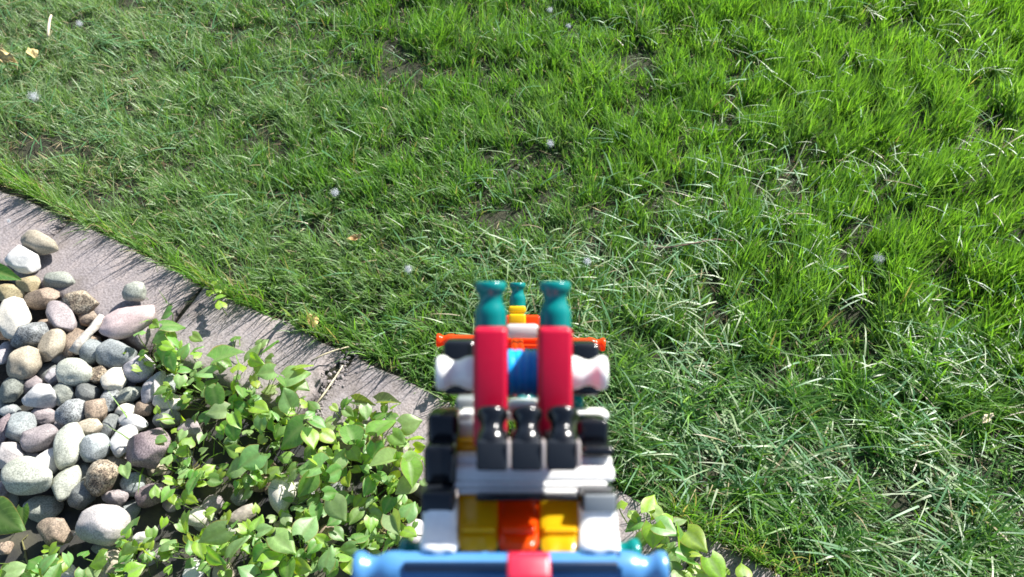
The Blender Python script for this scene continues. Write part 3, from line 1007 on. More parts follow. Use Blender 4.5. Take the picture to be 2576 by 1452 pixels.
TINTS = [(.165, .33, .055), (.20, .38, .055), (.14, .29, .075), (.24, .42, .05), (.19, .34, .11)]
PLANTS = {}


def plant(key, u, v, label, cat='weed', name='leafy_weed'):
    p = G(u, v, BED_Z)
    r = empty(name, p)
    tag(r, label, cat, 'leafy weeds' if cat == 'weed' else None)
    PLANTS[key] = (r, p)
    return r


LEAFN = [0]


def leaf(key, u, v, size, tip, h=.05, fold=None, pitch=None, roll=None, tint=None, wratio=None):
    """size in frame units; tip = direction of the tip in the photograph, degrees clockwise from right."""
    r, foot = PLANTS[key]
    LEAFN[0] += 1
    sd = LEAFN[0] * 13 + 5
    rs = random.Random(sd)
    L = size * GS(u, v, h) * .82
    tipdir = -math.radians(tip)
    tipdir = math.atan2(math.sin(tipdir) / SIN, math.cos(tipdir))
    pitch = rs.uniform(-.65, .45) if pitch is None else pitch      # + tip up
    roll = rs.gauss(0, .5) if roll is None else roll
    fold = rs.uniform(.05, .55) if fold is None else fold
    R = Matrix.Rotation(tipdir, 3, 'Z') @ Matrix.Rotation(-pitch, 3, 'Y') @ Matrix.Rotation(roll, 3, 'X')
    mid = G(u, v, h)
    base = mid - R @ Vector((L * .45, 0, 0))
    base.z = max(base.z, BED_Z + .012)
    fw = foot + Vector((rs.gauss(0, .012), rs.gauss(0, .012), 0))
    # a stalk is at most as long as the leaf is big; farther leaves rise from their own runner
    d = fw - base
    dh = Vector((d.x, d.y, 0))
    lim = min(.075, L * 1.6)
    if dh.length > lim: dh = dh * (lim / dh.length)
    fl = R.transposed() @ Vector((dh.x, dh.y, BED_Z - base.z + .002))
    W = L * (wratio or rs.uniform(.46, .60))
    tt = tint or rs.choice(TINTS)
    tt = tuple(c * rs.uniform(.88, 1.14) for c in tt)
    dr = rs.uniform(.02, .24)
    me = leaf_mesh(L, W, fold, dr, rs.uniform(0, .035), tt, sd)
    o = link('leaf', me, M_LEAF, r)
    o.location = base - r.location
    o.rotation_euler = R.to_euler()
    link('stalk', stalk_mesh(L, dr, fl), M_LEAF, o)
    return o


YG = (.26, .43, .035); DK = (.11, .265, .045); PL = (.25, .40, .15)

plant('a', 395, 905, 'leafy weed at the upper corner of the pebbles beside the rose slab')
plant('b', 560, 985, 'bushy weed spreading over the edging stone left of its open joint')
plant('c', 700, 1050, 'weed with a broad dark leaf in the middle of the bed')
plant('d', 625, 1180, 'low weed with a pair of pale folded leaves above the shaded stones')
plant('e', 480, 1200, 'sparse weed with one round dark leaf beside the big boulder')
plant('f', 905, 1095, 'tall weed below the wilted leaf with a pointed upright leaf')
plant('g', 985, 1200, 'dense weed right next to the black posts of the toy')
plant('h', 790, 1250, 'weed around the tall pale stone')
plant('i', 560, 1375, 'weed with two big pale leaves near the bottom of the bed')
plant('j', 760, 1400, 'clump of weeds at the bottom between the big pale leaves and the blue rod')
plant('k', 960, 1340, 'weed just left of the white feet of the toy')
plant('l', 330, 1420, 'weed at the bottom edge right of the black fabric')
plant('m', 85, 1440, 'weed cut by the bottom edge at lower left')
plant('n', 1650, 1370, 'bright backlit weed right of the toy beside the edging')
plant('o', 1790, 1455, 'weed with a round bright leaf at the bottom edge right of the toy')

BIG = [
 # key, frame, x, y, length px, tip, height, tint
 ('a', 6, 90, 60, 150, -20, .07, DK), ('a', 6, 40, 100, 120, 200, .06, DK), ('a', 6, 100, 150, 110, 40, .06, None), ('a', 6, 35, 225, 110, 120, .05, DK), ('a', 6, 150, 200, 100, -60, .05, None), ('a', 6, 60, 180, 90, 10, .07, YG), ('a', 6, 75, 270, 110, 60, .05, DK), ('a', 6, 10, 140, 100, 160, .06, PL),
 ('b', 6, 395, 235, 200, -22, .05, DK), ('b', 6, 535, 205, 140, -70, .06, None), ('b', 6, 620, 175, 140, -55, .06, DK), ('b', 6, 600, 325, 120, 170, .07, PL), ('b', 6, 765, 335, 170, -10, .05, PL), ('b', 6, 810, 290, 120, -25, .05, None), ('b', 6, 320, 475, 170, 70, .06, DK), ('b', 6, 270, 420, 130, 200, .05, None), ('b', 6, 260, 320, 150, 190, .05, PL), ('b', 6, 450, 290, 130, -110, .07, YG), ('b', 6, 540, 260, 110, 30, .07, YG), ('b', 6, 720, 465, 150, -125, .07, PL), ('b', 6, 570, 520, 130, 20, .06, YG), ('b', 6, 330, 540, 140, 170, .05, PL), ('b', 6, 700, 380, 110, 30, .05, DK), ('b', 6, 800, 390, 110, 20, .04, None), ('b', 6, 470, 430, 120, 60, .05, DK),
 ('c', 6, 740, 670, 240, 155, .07, DK), ('c', 6, 850, 690, 140, 60, .08, YG), ('c', 6, 640, 610, 120, 80, .06, DK), ('c', 6, 570, 620, 110, 100, .06, None), ('c', 6, 440, 590, 120, 50, .06, YG), ('c', 6, 660, 560, 90, 40, .07, PL), ('c', 6, 800, 580, 130, -20, .06, PL), ('c', 6, 895, 610, 120, 20, .05, DK),
 ('d', 6, 510, 810, 170, 150, .06, PL), ('d', 6, 420, 855, 150, 170, .05, PL), ('d', 6, 575, 835, 120, 60, .05, None), ('d', 6, 480, 750, 90, -60, .06, YG), ('d', 6, 420, 660, 110, 80, .05, DK), ('d', 6, 560, 900, 90, 20, .04, None),
 ('e', 6, 195, 945, 140, 100, .06, DK), ('e', 6, 180, 700, 90, -90, .06, None), ('e', 6, 130, 760, 80, 160, .05, YG), ('e', 6, 165, 820, 70, 60, .05, None), ('e', 6, 60, 800, 90, -80, .05, PL), ('e', 6, 195, 1030, 80, 10, .05, YG), ('e', 6, 110, 1045, 90, 200, .05, YG), ('e', 5, 1100, 400, 120, -30, .05, YG), ('e', 5, 1110, 245, 110, -90, .04, DK), ('e', 5, 830, 750, 125, 60, .045, PL), ('e', 6, 245, 690, 80, 100, .05, None),
 ('f', 6, 1062, 650, 165, -120, .08, DK), ('f', 6, 1250, 610, 185, -50, .09, None), ('f', 6, 1400, 605, 140, -10, .08, PL), ('f', 6, 1200, 760, 120, 100, .07, DK), ('f', 6, 1020, 790, 120, -70, .06, PL), ('f', 6, 950, 680, 130, 20, .06, YG), ('f', 6, 1330, 690, 120, 30, .07, PL), ('f', 6, 1430, 680, 120, -30, .07, None), ('f', 6, 1090, 780, 100, 40, .06, None),
 ('g', 6, 1240, 815, 170, 170, .08, PL), ('g', 6, 1400, 880, 170, 70, .09, (.15, .36, .03)), ('g', 6, 1420, 800, 150, -30, .08, None), ('g', 6, 1365, 950, 140, 150, .07, PL), ('g', 6, 1165, 960, 120, 110, .06, DK), ('g', 6, 1240, 900, 120, 30, .06, DK), ('g', 6, 1310, 1160, 150, 60, .06, PL), ('g', 6, 1390, 1080, 130, -60, .06, None), ('g', 6, 1270, 1050, 120, 120, .05, DK), ('g', 6, 1390, 1200, 110, 20, .06, YG),
 ('h', 6, 845, 845, 220, 190, .07, PL), ('h', 6, 820, 950, 160, 120, .07, DK), ('h', 6, 890, 820, 110, 20, .07, YG), ('h', 6, 990, 870, 130, -40, .06, None), ('h', 6, 1050, 920, 110, 70, .05, YG), ('h', 6, 995, 1080, 160, 50, .08, PL), ('h', 6, 960, 990, 110, -20, .06, DK), ('h', 6, 880, 1100, 110, 80, .05, DK), ('h', 6, 740, 900, 100, 160, .05, PL),
 ('i', 6, 310, 1225, 205, 160, .09, PL), ('i', 6, 445, 1285, 185, -50, .08, PL), ('i', 6, 150, 1150, 130, 100, .06, None), ('i', 6, 45, 1265, 140, 200, .06, PL), ('i', 6, 240, 1300, 120, 60, .06, YG), ('i', 6, 320, 1350, 150, 30, .07, DK), ('i', 6, 560, 1150, 120, -80, .05, None), ('i', 6, 35, 1155, 70, 90, .06, YG), ('i', 6, 480, 1190, 90, 10, .05, None),
 ('j', 6, 700, 1265, 190, 30, .08, PL), ('j', 6, 835, 1170, 170, -60, .08, PL), ('j', 6, 640, 1345, 150, -30, .07, YG), ('j', 6, 720, 1420, 140, 80, .06, None), ('j', 6, 560, 1330, 120, 140, .06, DK), ('j', 6, 590, 1190, 110, -10, .06, PL), ('j', 6, 800, 1400, 120, 20, .06, YG), ('j', 6, 620, 1440, 120, 10, .06, DK), ('j', 6, 860, 1290, 100, 130, .05, DK), ('j', 6, 500, 1420, 130, 200, .06, PL),
 ('k', 6, 940, 1340, 150, -80, .07, PL), ('k', 6, 1050, 1295, 120, 170, .06, PL), ('k', 6, 1130, 1230, 120, -30, .05, DK), ('k', 6, 1060, 1400, 110, 60, .06, YG), ('k', 6, 1180, 1160, 100, 80, .05, None), ('k', 6, 1000, 1220, 100, 30, .05, DK), ('k', 6, 900, 1240, 100, 200, .05, YG), ('k', 6, 1090, 1120, 110, 130, .05, None), ('k', 6, 1040, 1340, 100, -20, .07, None),
 ('l', 5, 640, 1345, 190, 170, .07, None), ('l', 5, 870, 1095, 170, -125, .08, DK), ('l', 5, 840, 1280, 130, 150, .06, PL), ('l', 5, 620, 1420, 130, 60, .06, PL), ('l', 5, 900, 1400, 140, -30, .06, YG), ('l', 5, 990, 1300, 110, 30, .06, None), ('l', 5, 560, 1290, 90, -80, .05, DK),
 ('m', 5, 310, 1345, 150, -50, .08, None), ('m', 5, 215, 1350, 130, 200, .07, DK), ('m', 5, 110, 1395, 170, -20, .07, PL), ('m', 5, 370, 1420, 150, -80, .07, DK), ('m', 5, 30, 1425, 130, 160, .06, None), ('m', 5, 270, 1430, 130, 100, .06, YG), ('m', 5, 190, 1440, 120, 30, .05, PL),
 ('n', 7, 630, 600, 330, -60, .10, YG), ('n', 7, 430, 830, 260, 160, .09, DK), ('n', 7, 740, 715, 240, 10, .10, PL), ('n', 7, 800, 870, 320, 20, .11, PL), ('n', 7, 650, 960, 340, 90, .10, YG), ('n', 7, 935, 950, 330, -85, .10, DK), ('n', 7, 1130, 1000, 400, 50, .10, YG), ('n', 7, 990, 1180, 360, 195, .09, DK), ('n', 7, 830, 770, 220, -30, .10, YG), ('n', 7, 270, 590, 260, -75, .09, YG), ('n', 7, 510, 1030, 240, 130, .09, DK), ('n', 7, 1140, 1165, 150, 0, .10, YG), ('n', 7, 400, 700, 180, -120, .08, PL), ('n', 7, 960, 790, 200, -20, .08, None), ('n', 7, 470, 760, 200, 30, .09, YG),
 ('o', 7, 1680, 1340, 230, -90, .08, YG), ('o', 7, 1370, 1340, 380, 60, .09, YG), ('o', 7, 950, 1390, 260, -60, .09, PL), ('o', 7, 1150, 1330, 220, 10, .08, YG), ('o', 7, 880, 1310, 220, 200, .09, DK), ('o', 7, 1220, 1430, 260, 100, .07, PL), ('o', 7, 1060, 1440, 200, 20, .06, None),
]


def build_weeds():
    for key, fr, x, y, sz, tip, h, tint in BIG:
        f, k = {4: (z4, K4), 5: (z5, K5), 6: (z6, K6), 7: (z7, .2206)}[fr]
        u, v = f(x, y)
        leaf(key, u, v, sz * k, tip, h, tint=tint)
    # smaller leaves lower down, filling the mass
    rs = random.Random(77)
    spread = {'a': (60, 48, 9), 'b': (105, 70, 20), 'c': (80, 55, 12), 'd': (70, 45, 9), 'e': (60, 75, 10), 'f': (75, 55, 13), 'g': (70, 95, 18),
              'h': (75, 65, 14), 'i': (105, 45, 16), 'j': (90, 50, 18), 'k': (70, 60, 16), 'l': (70, 35, 11), 'm': (80, 22, 10), 'n': (55, 60, 10), 'o': (45, 20, 5)}
    for key, (su, sv, n) in spread.items():
        p = PLANTS[key][1]
        P = np.array([[p.x, p.y, BED_Z]])
        cu, cv = to_uv(P)
        for q in range(int(n * 3.1)):
            u = cu[0] + rs.gauss(0, su * .85); v = cv[0] - 8 + rs.gauss(0, sv * .85)
            h = rs.uniform(.005, .045)
            g = G(u, v, h)
            if edge_sd(g.x, g.y) > -.06: continue
            leaf(key, u, v, rs.uniform(24, 46), rs.uniform(0, 360), h, tint=rs.choice([DK, None, YG, PL, None]))


build_weeds()


def build_runners():
    """Thin creeping stems that join a weed's leaves at the ground."""
    rs = random.Random(3)
    for key in 'abcdefghijklmno':
        r, p = PLANTS[key]
        for k in range(4):
            a = rs.uniform(0, 6.28); L = rs.uniform(.05, .11)
            pts = [Vector((0, 0, .004))]
            d = Vector((math.cos(a), math.sin(a), .25))
            for q in range(6):
                d = (d + Vector((rs.gauss(0, .35), rs.gauss(0, .35), rs.gauss(0, .25)))).normalized()
                n = pts[-1] + d * L / 6
                n.z = min(.05, max(.004, n.z))
                pts.append(n)
            me = tube_mesh('runner', pts, [.0016, .0016, .0015, .0014, .0012, .0010, .0008], 5, 0, k)
            link('runner', me, M_RUNNER, r)


build_runners()

# single leaves and other plants
for key, u0, v0, lab in (('p', 545, 735, 'small broad leafed weed at the rim of the lawn above the second edging stone'), ('r', 1140, 925, 'small weed in the lawn close to the left end of the orange rod')):
    plant(key, u0, v0, lab)
    rq = random.Random(u0)
    for q in range(8):
        leaf(key, u0 + rq.gauss(0, 20), v0 + rq.gauss(0, 14), rq.uniform(20, 36), rq.uniform(0, 360), rq.uniform(.022, .045), tint=rq.choice([YG, None, DK]))
r = plant('wilt', 955, 1030, 'wilted curled grey green leaf lying on the edging stone left of the toy', 'leaf', 'wilted_leaf')
leaf('wilt', *z6(1140, 490), 65, 10, .03, fold=1.4, pitch=.1, roll=.2, tint=(.09, .13, .05), wratio=.3)
leaf('wilt', *z6(1275, 490), 72, 0, .03, fold=1.2, pitch=.05, roll=-.3, tint=(.10, .16, .06), wratio=.32)
plant('left', -60, 720, 'pointed dark green leaf entering at the left edge above the ochre pebble', 'leaf', 'pointed_leaf')
leaf('left', 8, 689, 100, 12, .05, fold=.5, pitch=-.1, roll=.3, tint=(.05, .17, .02), wratio=.30)
plant('big', -30, 1330, 'large light green leaf at the left edge over the black fabric', 'leaf', 'broad_leaf')
leaf('big', 12, 1308, 122, 25, .075, fold=.25, pitch=-.15, roll=.5, tint=(.10, .20, .035), wratio=.52)
leaf('big', 55, 1300, 60, 80, .05, fold=.3, pitch=-.3, roll=.3, tint=(.06, .17, .02), wratio=.5)


def tuft(u, v, n, spread, lmin, lmax, label, z=BED_Z, tint=(BRIGHT, MID), az0=None, wmul=1.0):
    p = G(u, v, z)
    k = n
    base = np.zeros((k, 3)); base[:, :2] = rng.normal(0, spread, (k, 2))
    az = rng.uniform(0, 6.28, k) if az0 is None else az0 + rng.normal(0, .5, k)
    tn = np.array([tint[i % len(tint)] for i in range(k)]) * rng.uniform(.8, 1.3, k)[:, None]
    o = blades('grass_tuft', base, rng.uniform(lmin, lmax, k), rng.uniform(.0025, .0045, k) * wmul, az, np.abs(rng.normal(.3, .3, k)), rng.uniform(.2, 1.2, k), tn, M_GRASS, twist=rng.normal(0, .3, k))
    o.location = (p.x, p.y, p.z)
    tag(o, label, 'grass', 'tufts of grass outside the lawn')


tuft(*z5(1010, 660), 9, .010, .05, .13, 'long grass blades rising over the big dark mauve boulder', tint=(BRIGHT, PALE))
tuft(*z4(760, 1060), 7, .008, .03, .08, 'few grass blades growing over the rose slab', tint=(PALE, MID))
tuft(*z4(1150, 1000), 12, .022, .04, .10, 'grass tuft among the leaves at the upper corner of the pebbles', tint=(BRIGHT, MID))
tuft(*z6(170, 800), 34, .014, .03, .075, 'dense tuft of thin grass shoots between boulder and weeds', tint=(BRIGHT, MID, STRAW * .7), wmul=.7)
tuft(*z6(470, 330), 12, .02, .05, .11, 'grass blades standing in the weeds beside the edging stone', tint=(PALE, BRIGHT))
tuft(*z6(900, 1080), 8, .015, .06, .13, 'grass blades standing up beside the tall pale stone', tint=(PALE, BLUE))
tuft(*z6(1130, 1140), 8, .02, .05, .12, 'grass blades in the weeds left of the toy', tint=(PALE, MID))
tuft(*z7(1270, 860), 12, .016, .05, .10, 'pale grass blades drooping over the stones right of the toy', z=-.005, tint=(PALE, BLUE), az0=-2.2)
tuft(*z6(730, 20), 6, .006, .05, .09, 'pale broad grass blades drooping over the edging beside the dry leaf', z=-.005, tint=(PALE, BLUE), az0=-1.7, wmul=1.3)
tuft(*z7(420, 740), 6, .012, .05, .09, 'thin grass beside the bright backlit weed', tint=(PALE, MID))


M_DRIFT = mat_plain('bleached_wood', (.50, .46, .40), .85, .6)
M_BARK = mat_plain('brown_twig', (.16, .10, .07), .85, .4)
M_DRYLEAF = mat_plain('dry_leaf', (.50, .33, .15), .8, .2)
M_YELLOW = mat_plain('yellowed_leaf', (.50, .40, .17), .7, .2)
M_STRAW = mat_plain('straw_stalk', (.62, .53, .36), .7)
M_FLUFF = mat_plain('seed_fluff', (.62, .64, .66), .9)


def stick(name, pts, radii, mat, label, jit=.25, cat='stick'):
    P = [G(*q) for q in pts]
    o0 = P[0].copy()
    me = tube_mesh(name, [p - o0 for p in P], radii, 8, jit, len(label))
    for q in me.polygons: q.use_smooth = True
    o = link(name, me, mat)
    o.location = o0
    tag(o, label, cat)


stick('driftwood_stick', [(*z4(492, 1215), .010), (*z4(530, 1150), .014), (*z4(575, 1095), .017), (*z4(625, 1040), .019), (*z4(672, 965), .020)], [.009, .010, .008, .0075, .005], M_DRIFT, 'broken bleached driftwood stick lying across the upper pebbles', .35)
stick('grey_stick', [(*z6(395, 1160), .008), (*z6(440, 1125), .010), (*z6(490, 1100), .011), (*z6(540, 1075), .010)], [.012, .012, .011, .009], mat_plain('grey_wood', (.27, .24, .20), .9, .6), 'thick grey piece of wood under the weeds in the bed', .3)
stick('brown_twig', [(1640, 628, .030), (1700, 620, .034), (1755, 611, .032), (1800, 602, .030), (1850, 606, .028)], [.0016, .002, .0018, .0016, .001], M_BARK, 'thin brown twig lying on the lawn right of the sights', .2, 'twig')
stick('straw_stalk', [(121, 92, .03), (122, 70, .036), (125, 50, .040), (129, 38, .042)], [.0032, .0036, .0034, .0022], M_STRAW, 'short pale straw stalk standing in the grass at upper left', .1, 'straw')
stick('dry_straw', [(*z6(860, 522), .012), (*z6(930, 430), .014), (*z6(1010, 310), .014), (*z6(1025, 285), .012)], [.0014, .0016, .0014, .001], M_STRAW, 'long dry stem lying across the open joint of the edging', .1, 'straw')
stick('dry_straw', [(*z6(850, 260), .012), (*z6(920, 225), .014), (*z6(990, 200), .013), (*z6(1060, 182), .012)], [.0012, .0018, .0016, .001], M_STRAW, 'short dry grass stem on the edging near the dry leaf', .1, 'straw')
stick('rootlet', [(*z5(340, 1290), -.020), (*z5(430, 1225), -.012), (*z5(490, 1170), -.008), (*z5(530, 1120), -.008)], [.0012, .0015, .0015, .001], M_DRIFT, 'thin dry rootlet on the black fabric by the pinkish ovoid', .2, 'root')


def crumple(name, u, v, su, sv, h, mat, label, seed, cat='dry leaf', turn=0):
    p = G(u, v, h)
    s = GS(u, v, h)
    n = 12
    V, F = [], []
    for i in range(n + 1):
        for j in range(n + 1):
            a = (i / n - .5) * 2; b = (j / n - .5) * 2
            rr = 1 - .35 * abs(a * b)
            x = a * su * s * .5 * rr * (1 - .4 * max(0, b)); y = b * sv * s * .5 * rr
            z = .6 * su * s * .5 * noise.noise(Vector((a * 1.3 + seed, b * 1.3, seed))) + .25 * abs(a) * su * s * .5 + .1 * su * s * noise.noise(Vector((a * 4, b * 4, seed)))
            V.append((x, y, z))
    for i in range(n):
        for j in range(n):
            a = i * (n + 1) + j
            F.append((a, a + n + 1, a + n + 2, a + 1))
    me = bpy.data.meshes.new(name); me.from_pydata(V, [], F)
    for q in me.polygons: q.use_smooth = True
    o = link(name, me, mat)
    md = o.modifiers.new('thickness', 'SOLIDIFY'); md.thickness = .0006
    o.location = p; o.rotation_euler = (.2, .1, math.radians(turn))
    tag(o, label, cat)


crumple('dry_leaf', 785, 806, 34, 42, .012, M_DRYLEAF, 'crumpled tan dry leaf on the rim of the edging stone', 3.1, turn=15)
crumple('yellow_leaf', 12, 143, 75, 30, .050, M_YELLOW, 'yellow dead leaf in the grass at the left edge of the photo', 7.7, turn=-25)
crumple('yellow_leaf', 82, 133, 28, 34, .045, M_YELLOW, 'small pale yellow leaf in the grass near the left edge', 9.3, turn=30)
crumple('dry_leaf', 890, 600, 40, 14, .030, M_DRYLEAF, 'thin reddish dry leaf in the middle of the lawn', 5.2, turn=25)
crumple('dry_leaf', 2480, 1053, 46, 20, .03, M_STRAW, 'pale papery dry blade in the combed grass at the right edge', 2.2, turn=35)


def fluff(u, v, size, label, seed):
    """A tuft of white seed down: fine radiating hairs about a small core."""
    rs = np.random.default_rng(seed)
    p = G(u, v, .036)
    R = size * GS(u, v, .045) * .32
    n = 900
    d = rs.normal(0, 1, (n, 3)); d /= np.linalg.norm(d, axis=1)[:, None]; d[:, 2] = np.abs(d[:, 2]) * .7
    ln = R * rs.uniform(.2, .8, n)[:, None]
    off = rs.normal(0, R * .38, (n, 3))
    side = np.cross(d, rs.normal(0, 1, (n, 3))); side /= np.linalg.norm(side, axis=1)[:, None]
    wd = .00013
    A = off - side * wd; B = off + side * wd; Cc = off + d * ln
    V = np.stack([A, B, Cc], 1).reshape(-1, 3)
    L = np.arange(n * 3)
    me = mesh_np('seed_fluff', V, L, np.arange(n) * 3, None, False)
    o = link('seed_fluff', me, M_FLUFF)
    o.location = p
    tag(o, label, 'seed fluff', 'tufts of white seed fluff on the lawn')


fluff(85, 243, 46, 'largest white seed fluff, in the grass at the left below the yellow leaf', 1)
fluff(200, 60, 26, 'faint white seed fluff at the top left beside the straw stalk', 2)
fluff(843, 485, 34, 'white seed fluff in the lawn above the upper edging stones', 3)
fluff(1027, 678, 34, 'white seed fluff in the lawn left of the sights', 4)
fluff(1477, 658, 32, 'white seed fluff in the lawn just right of the sights', 5)
fluff(1384, 362, 30, 'white seed fluff in the upper middle of the lawn', 6)
fluff(1383, 25, 24, 'small white seed fluff at the top edge of the lawn', 7)
fluff(1430, 66, 22, 'small white seed fluff just below the top edge one', 8)
fluff(2210, 652, 44, 'wispy seed fluff in the tall grass on the right', 9)
fluff(22, 556, 16, 'tiny white speck of down on the edging stone at far left', 12)

# ------------------------------------------------------------------ the toy: snapped together from plastic rods and connectors
def plastic(name, col, rough=.22, trans=0.0, glow=None, spec=.5):
    m, t, b, o = nodes(name)
    b.inputs['Base Color'].default_value = (*col, 1)
    b.inputs['Roughness'].default_value = rough
    b.inputs['IOR'].default_value = 1.5
    b.inputs['Specular IOR Level'].default_value = spec
    tc = N(t, 'ShaderNodeTexCoord')
    n1 = N(t, 'ShaderNodeTexNoise'); n1.inputs['Scale'].default_value = 700; n1.inputs['Detail'].default_value = 4
    t.links.new(tc.outputs['Object'], n1.inputs[0])
    bp = N(t, 'ShaderNodeBump'); bp.inputs['Strength'].default_value = .06; bp.inputs['Distance'].default_value = .0004
    t.links.new(n1.outputs[0], bp.inputs['Height']); t.links.new(bp.outputs[0], b.inputs['Normal'])
    mr = N(t, 'ShaderNodeMapRange'); mr.inputs[3].default_value = rough * .8; mr.inputs[4].default_value = rough * 1.35
    t.links.new(n1.outputs[0], mr.inputs[0]); t.links.new(mr.outputs[0], b.inputs['Roughness'])
    if trans:
        tr = N(t, 'ShaderNodeBsdfTranslucent'); tr.inputs[0].default_value = (*(glow or col), 1)
        mx = N(t, 'ShaderNodeMixShader'); mx.inputs[0].default_value = trans
        t.links.new(b.outputs[0], mx.inputs[1]); t.links.new(tr.outputs[0], mx.inputs[2]); t.links.new(mx.outputs[0], o.inputs[0])
    return m


P_TEAL = plastic('teal_plastic', (.0, .20, .19), .17, .10)
P_GLOSS = plastic('glossy_red_plastic', (.50, .001, .030), .36, spec=1.0)
P_RED = plastic('red_plastic', (.50, .001, .030), .33, .10, (.8, .0, .05))
P_BLACK = plastic('black_plastic', (.005, .006, .008), .16, spec=.5)
P_SHEEN = plastic('sky_sheen_plastic', (.010, .013, .018), .34, spec=.35)  # black plastic lightened, sky reflection put into its colour
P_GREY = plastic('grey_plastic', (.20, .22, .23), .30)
P_WHITE = plastic('white_plastic', (.86, .86, .84), .25, .12)
P_SHADE = plastic('groove_shade_plastic', (.006, .022, .060), .35)  # shade colour for the groove of the blue rod
P_BLUE = plastic('blue_plastic', (.060, .210, .450), .30, spec=.9)
P_CYAN = plastic('bright_blue_plastic', (.0, .36, .82), .30)
P_YELL = plastic('yellow_plastic', (.76, .50, .010), .20, .45, (1.0, .66, .015))
P_SUNNY = plastic('bright_yellow_plastic', (.88, .58, .01), .24, .35, (1, .7, .02))
P_ORANGE = plastic('orange_plastic', (.80, .085, .004), .18, .45, (1.0, .13, .005))
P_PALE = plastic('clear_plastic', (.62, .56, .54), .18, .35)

ROOT_D, ROOT_Z = .160, -.070
toy = empty('toy_blaster', Vector((0, 0, CAM_H)) + FWD * ROOT_D + UP * ROOT_Z, (-PITCH, 0, 0))
tag(toy, 'toy blaster of coloured plastic rods and connectors, aimed down over the lawn', 'toy')


def T(u, v, d):
    """Toy coordinates (metres) of the point seen at u, v when it is d metres along the sights."""
    return Vector(((u - CU) / FPX * d, d - ROOT_D, (CV - v) / FPX * d - ROOT_Z))


def finish(name, bm, mat, parent=None, bevel=0.0, label=None, smooth=True):
    bmesh.ops.recalc_face_normals(bm, faces=bm.faces)
    if bevel:
        es = [e for e in bm.edges if len(e.link_faces) == 2 and e.calc_face_angle(0) > .6]
        bmesh.ops.bevel(bm, geom=es, offset=bevel, segments=3, profile=.5, affect='EDGES', clamp_overlap=True)
    c = sum((v.co for v in bm.verts), Vector()) / max(1, len(bm.verts))
    for v in bm.verts: v.co -= c
    for f in bm.faces: f.smooth = smooth
    me = bpy.data.meshes.new(name)
    bm.to_mesh(me); bm.free()
    o = link(name, me, mat, parent or toy)
    o.location = c - (parent.location if parent and parent is not toy else Vector())
    if smooth:
        try: me.set_sharp_from_angle(angle=math.radians(38))
        except Exception: pass
    if label: o['label'] = label
    return o


def block(name, u0, u1, v0, v1, d, depth, mat, bevel=.0008, parent=None, label=None, lean=0.0):
    """A bevelled block whose front face is seen at that rectangle; lean pushes its top back."""
    a, b = T(u0, v1, d), T(u1, v0, d)
    bm = bmesh.new()
    bmesh.ops.create_cube(bm, size=1)
    for v in bm.verts:
        x = a.x if v.co.x < 0 else b.x
        z = a.z if v.co.z < 0 else b.z
        y = a.y if v.co.y < 0 else a.y + depth
        if v.co.z > 0: y += lean
        v.co = (x, y, z)
    return finish(name, bm, mat, parent, bevel, label)


# profile of a rod's end: distance from the tip, radius (mm)
END = [(0, 0), (0, 2.5), (.1, 2.85), (.4, 3.08), (.9, 3.15), (1.5, 3.1), (1.9, 2.9), (2.4, 2.55), (3.0, 2.32), (3.6, 2.28), (4.2, 2.4), (4.9, 2.75), (5.6, 3.02), (6.3, 3.13), (6.8, 3.15)]


def rod(name, p, q, mat, r=3.1, both=True, parent=None, label=None, seg=28, groove=True):
    """A plastic rod from p to q with the flanged, necked ends; the middle is a grooved square bar."""
    p, q = Vector(p), Vector(q)
    L = (q - p).length * 1000
    k = r / 3.1
    prof = [(a * k, b * k) for a, b in END]
    body0 = prof[-1][0]
    prof2 = [(L - a, b) for a, b in reversed(prof)] if both else [(L, prof[-1][1]), (L, 0)]
    ax = (q - p).normalized()
    ref = Vector((0, 0, 1)) if abs(ax.z) < .9 else Vector((0, 1, 0))
    e1 = ax.cross(ref).normalized(); e2 = ax.cross(e1).normalized()
    bm = bmesh.new()
    rings = []

    def ring(s, rad, sq=0.0):
        out = []
        for j in range(seg):
            an = 2 * math.pi * j / seg
            rr = rad
            if sq:            # square with a channel along each side
                c = math.cos(4 * an)
                rr = rad * (1 - sq * (.5 + .5 * c) ** 2.2)
            out.append(bm.verts.new(p + ax * (s / 1000) + (e1 * math.cos(an) + e2 * math.sin(an)) * (rr / 1000)))
        return out
    seq = [(s, b, 0) for s, b in prof if b > 0]
    end = [(s, b, 0) for s, b in prof2 if b > 0]
    if groove and L > body0 * 2 + 3:
        rb = prof[-1][1]
        seq += [(body0 + 1.2 * k, rb, 0), (body0 + 1.5 * k, rb, .36)]
        tail = L - body0 if both else L
        end = [(tail - 1.5 * k, rb, .36), (tail - 1.2 * k, rb, 0)] + end
    for s, b, sq in seq + end: rings.append(ring(s, b, sq))
    for a, b in zip(rings, rings[1:]):
        for j in range(seg):
            bm.faces.new((a[j], a[(j + 1) % seg], b[(j + 1) % seg], b[j]))
    bm.faces.new(rings[0]); bm.faces.new(list(reversed(rings[-1])))
    return finish(name, bm, mat, parent, 0, label)


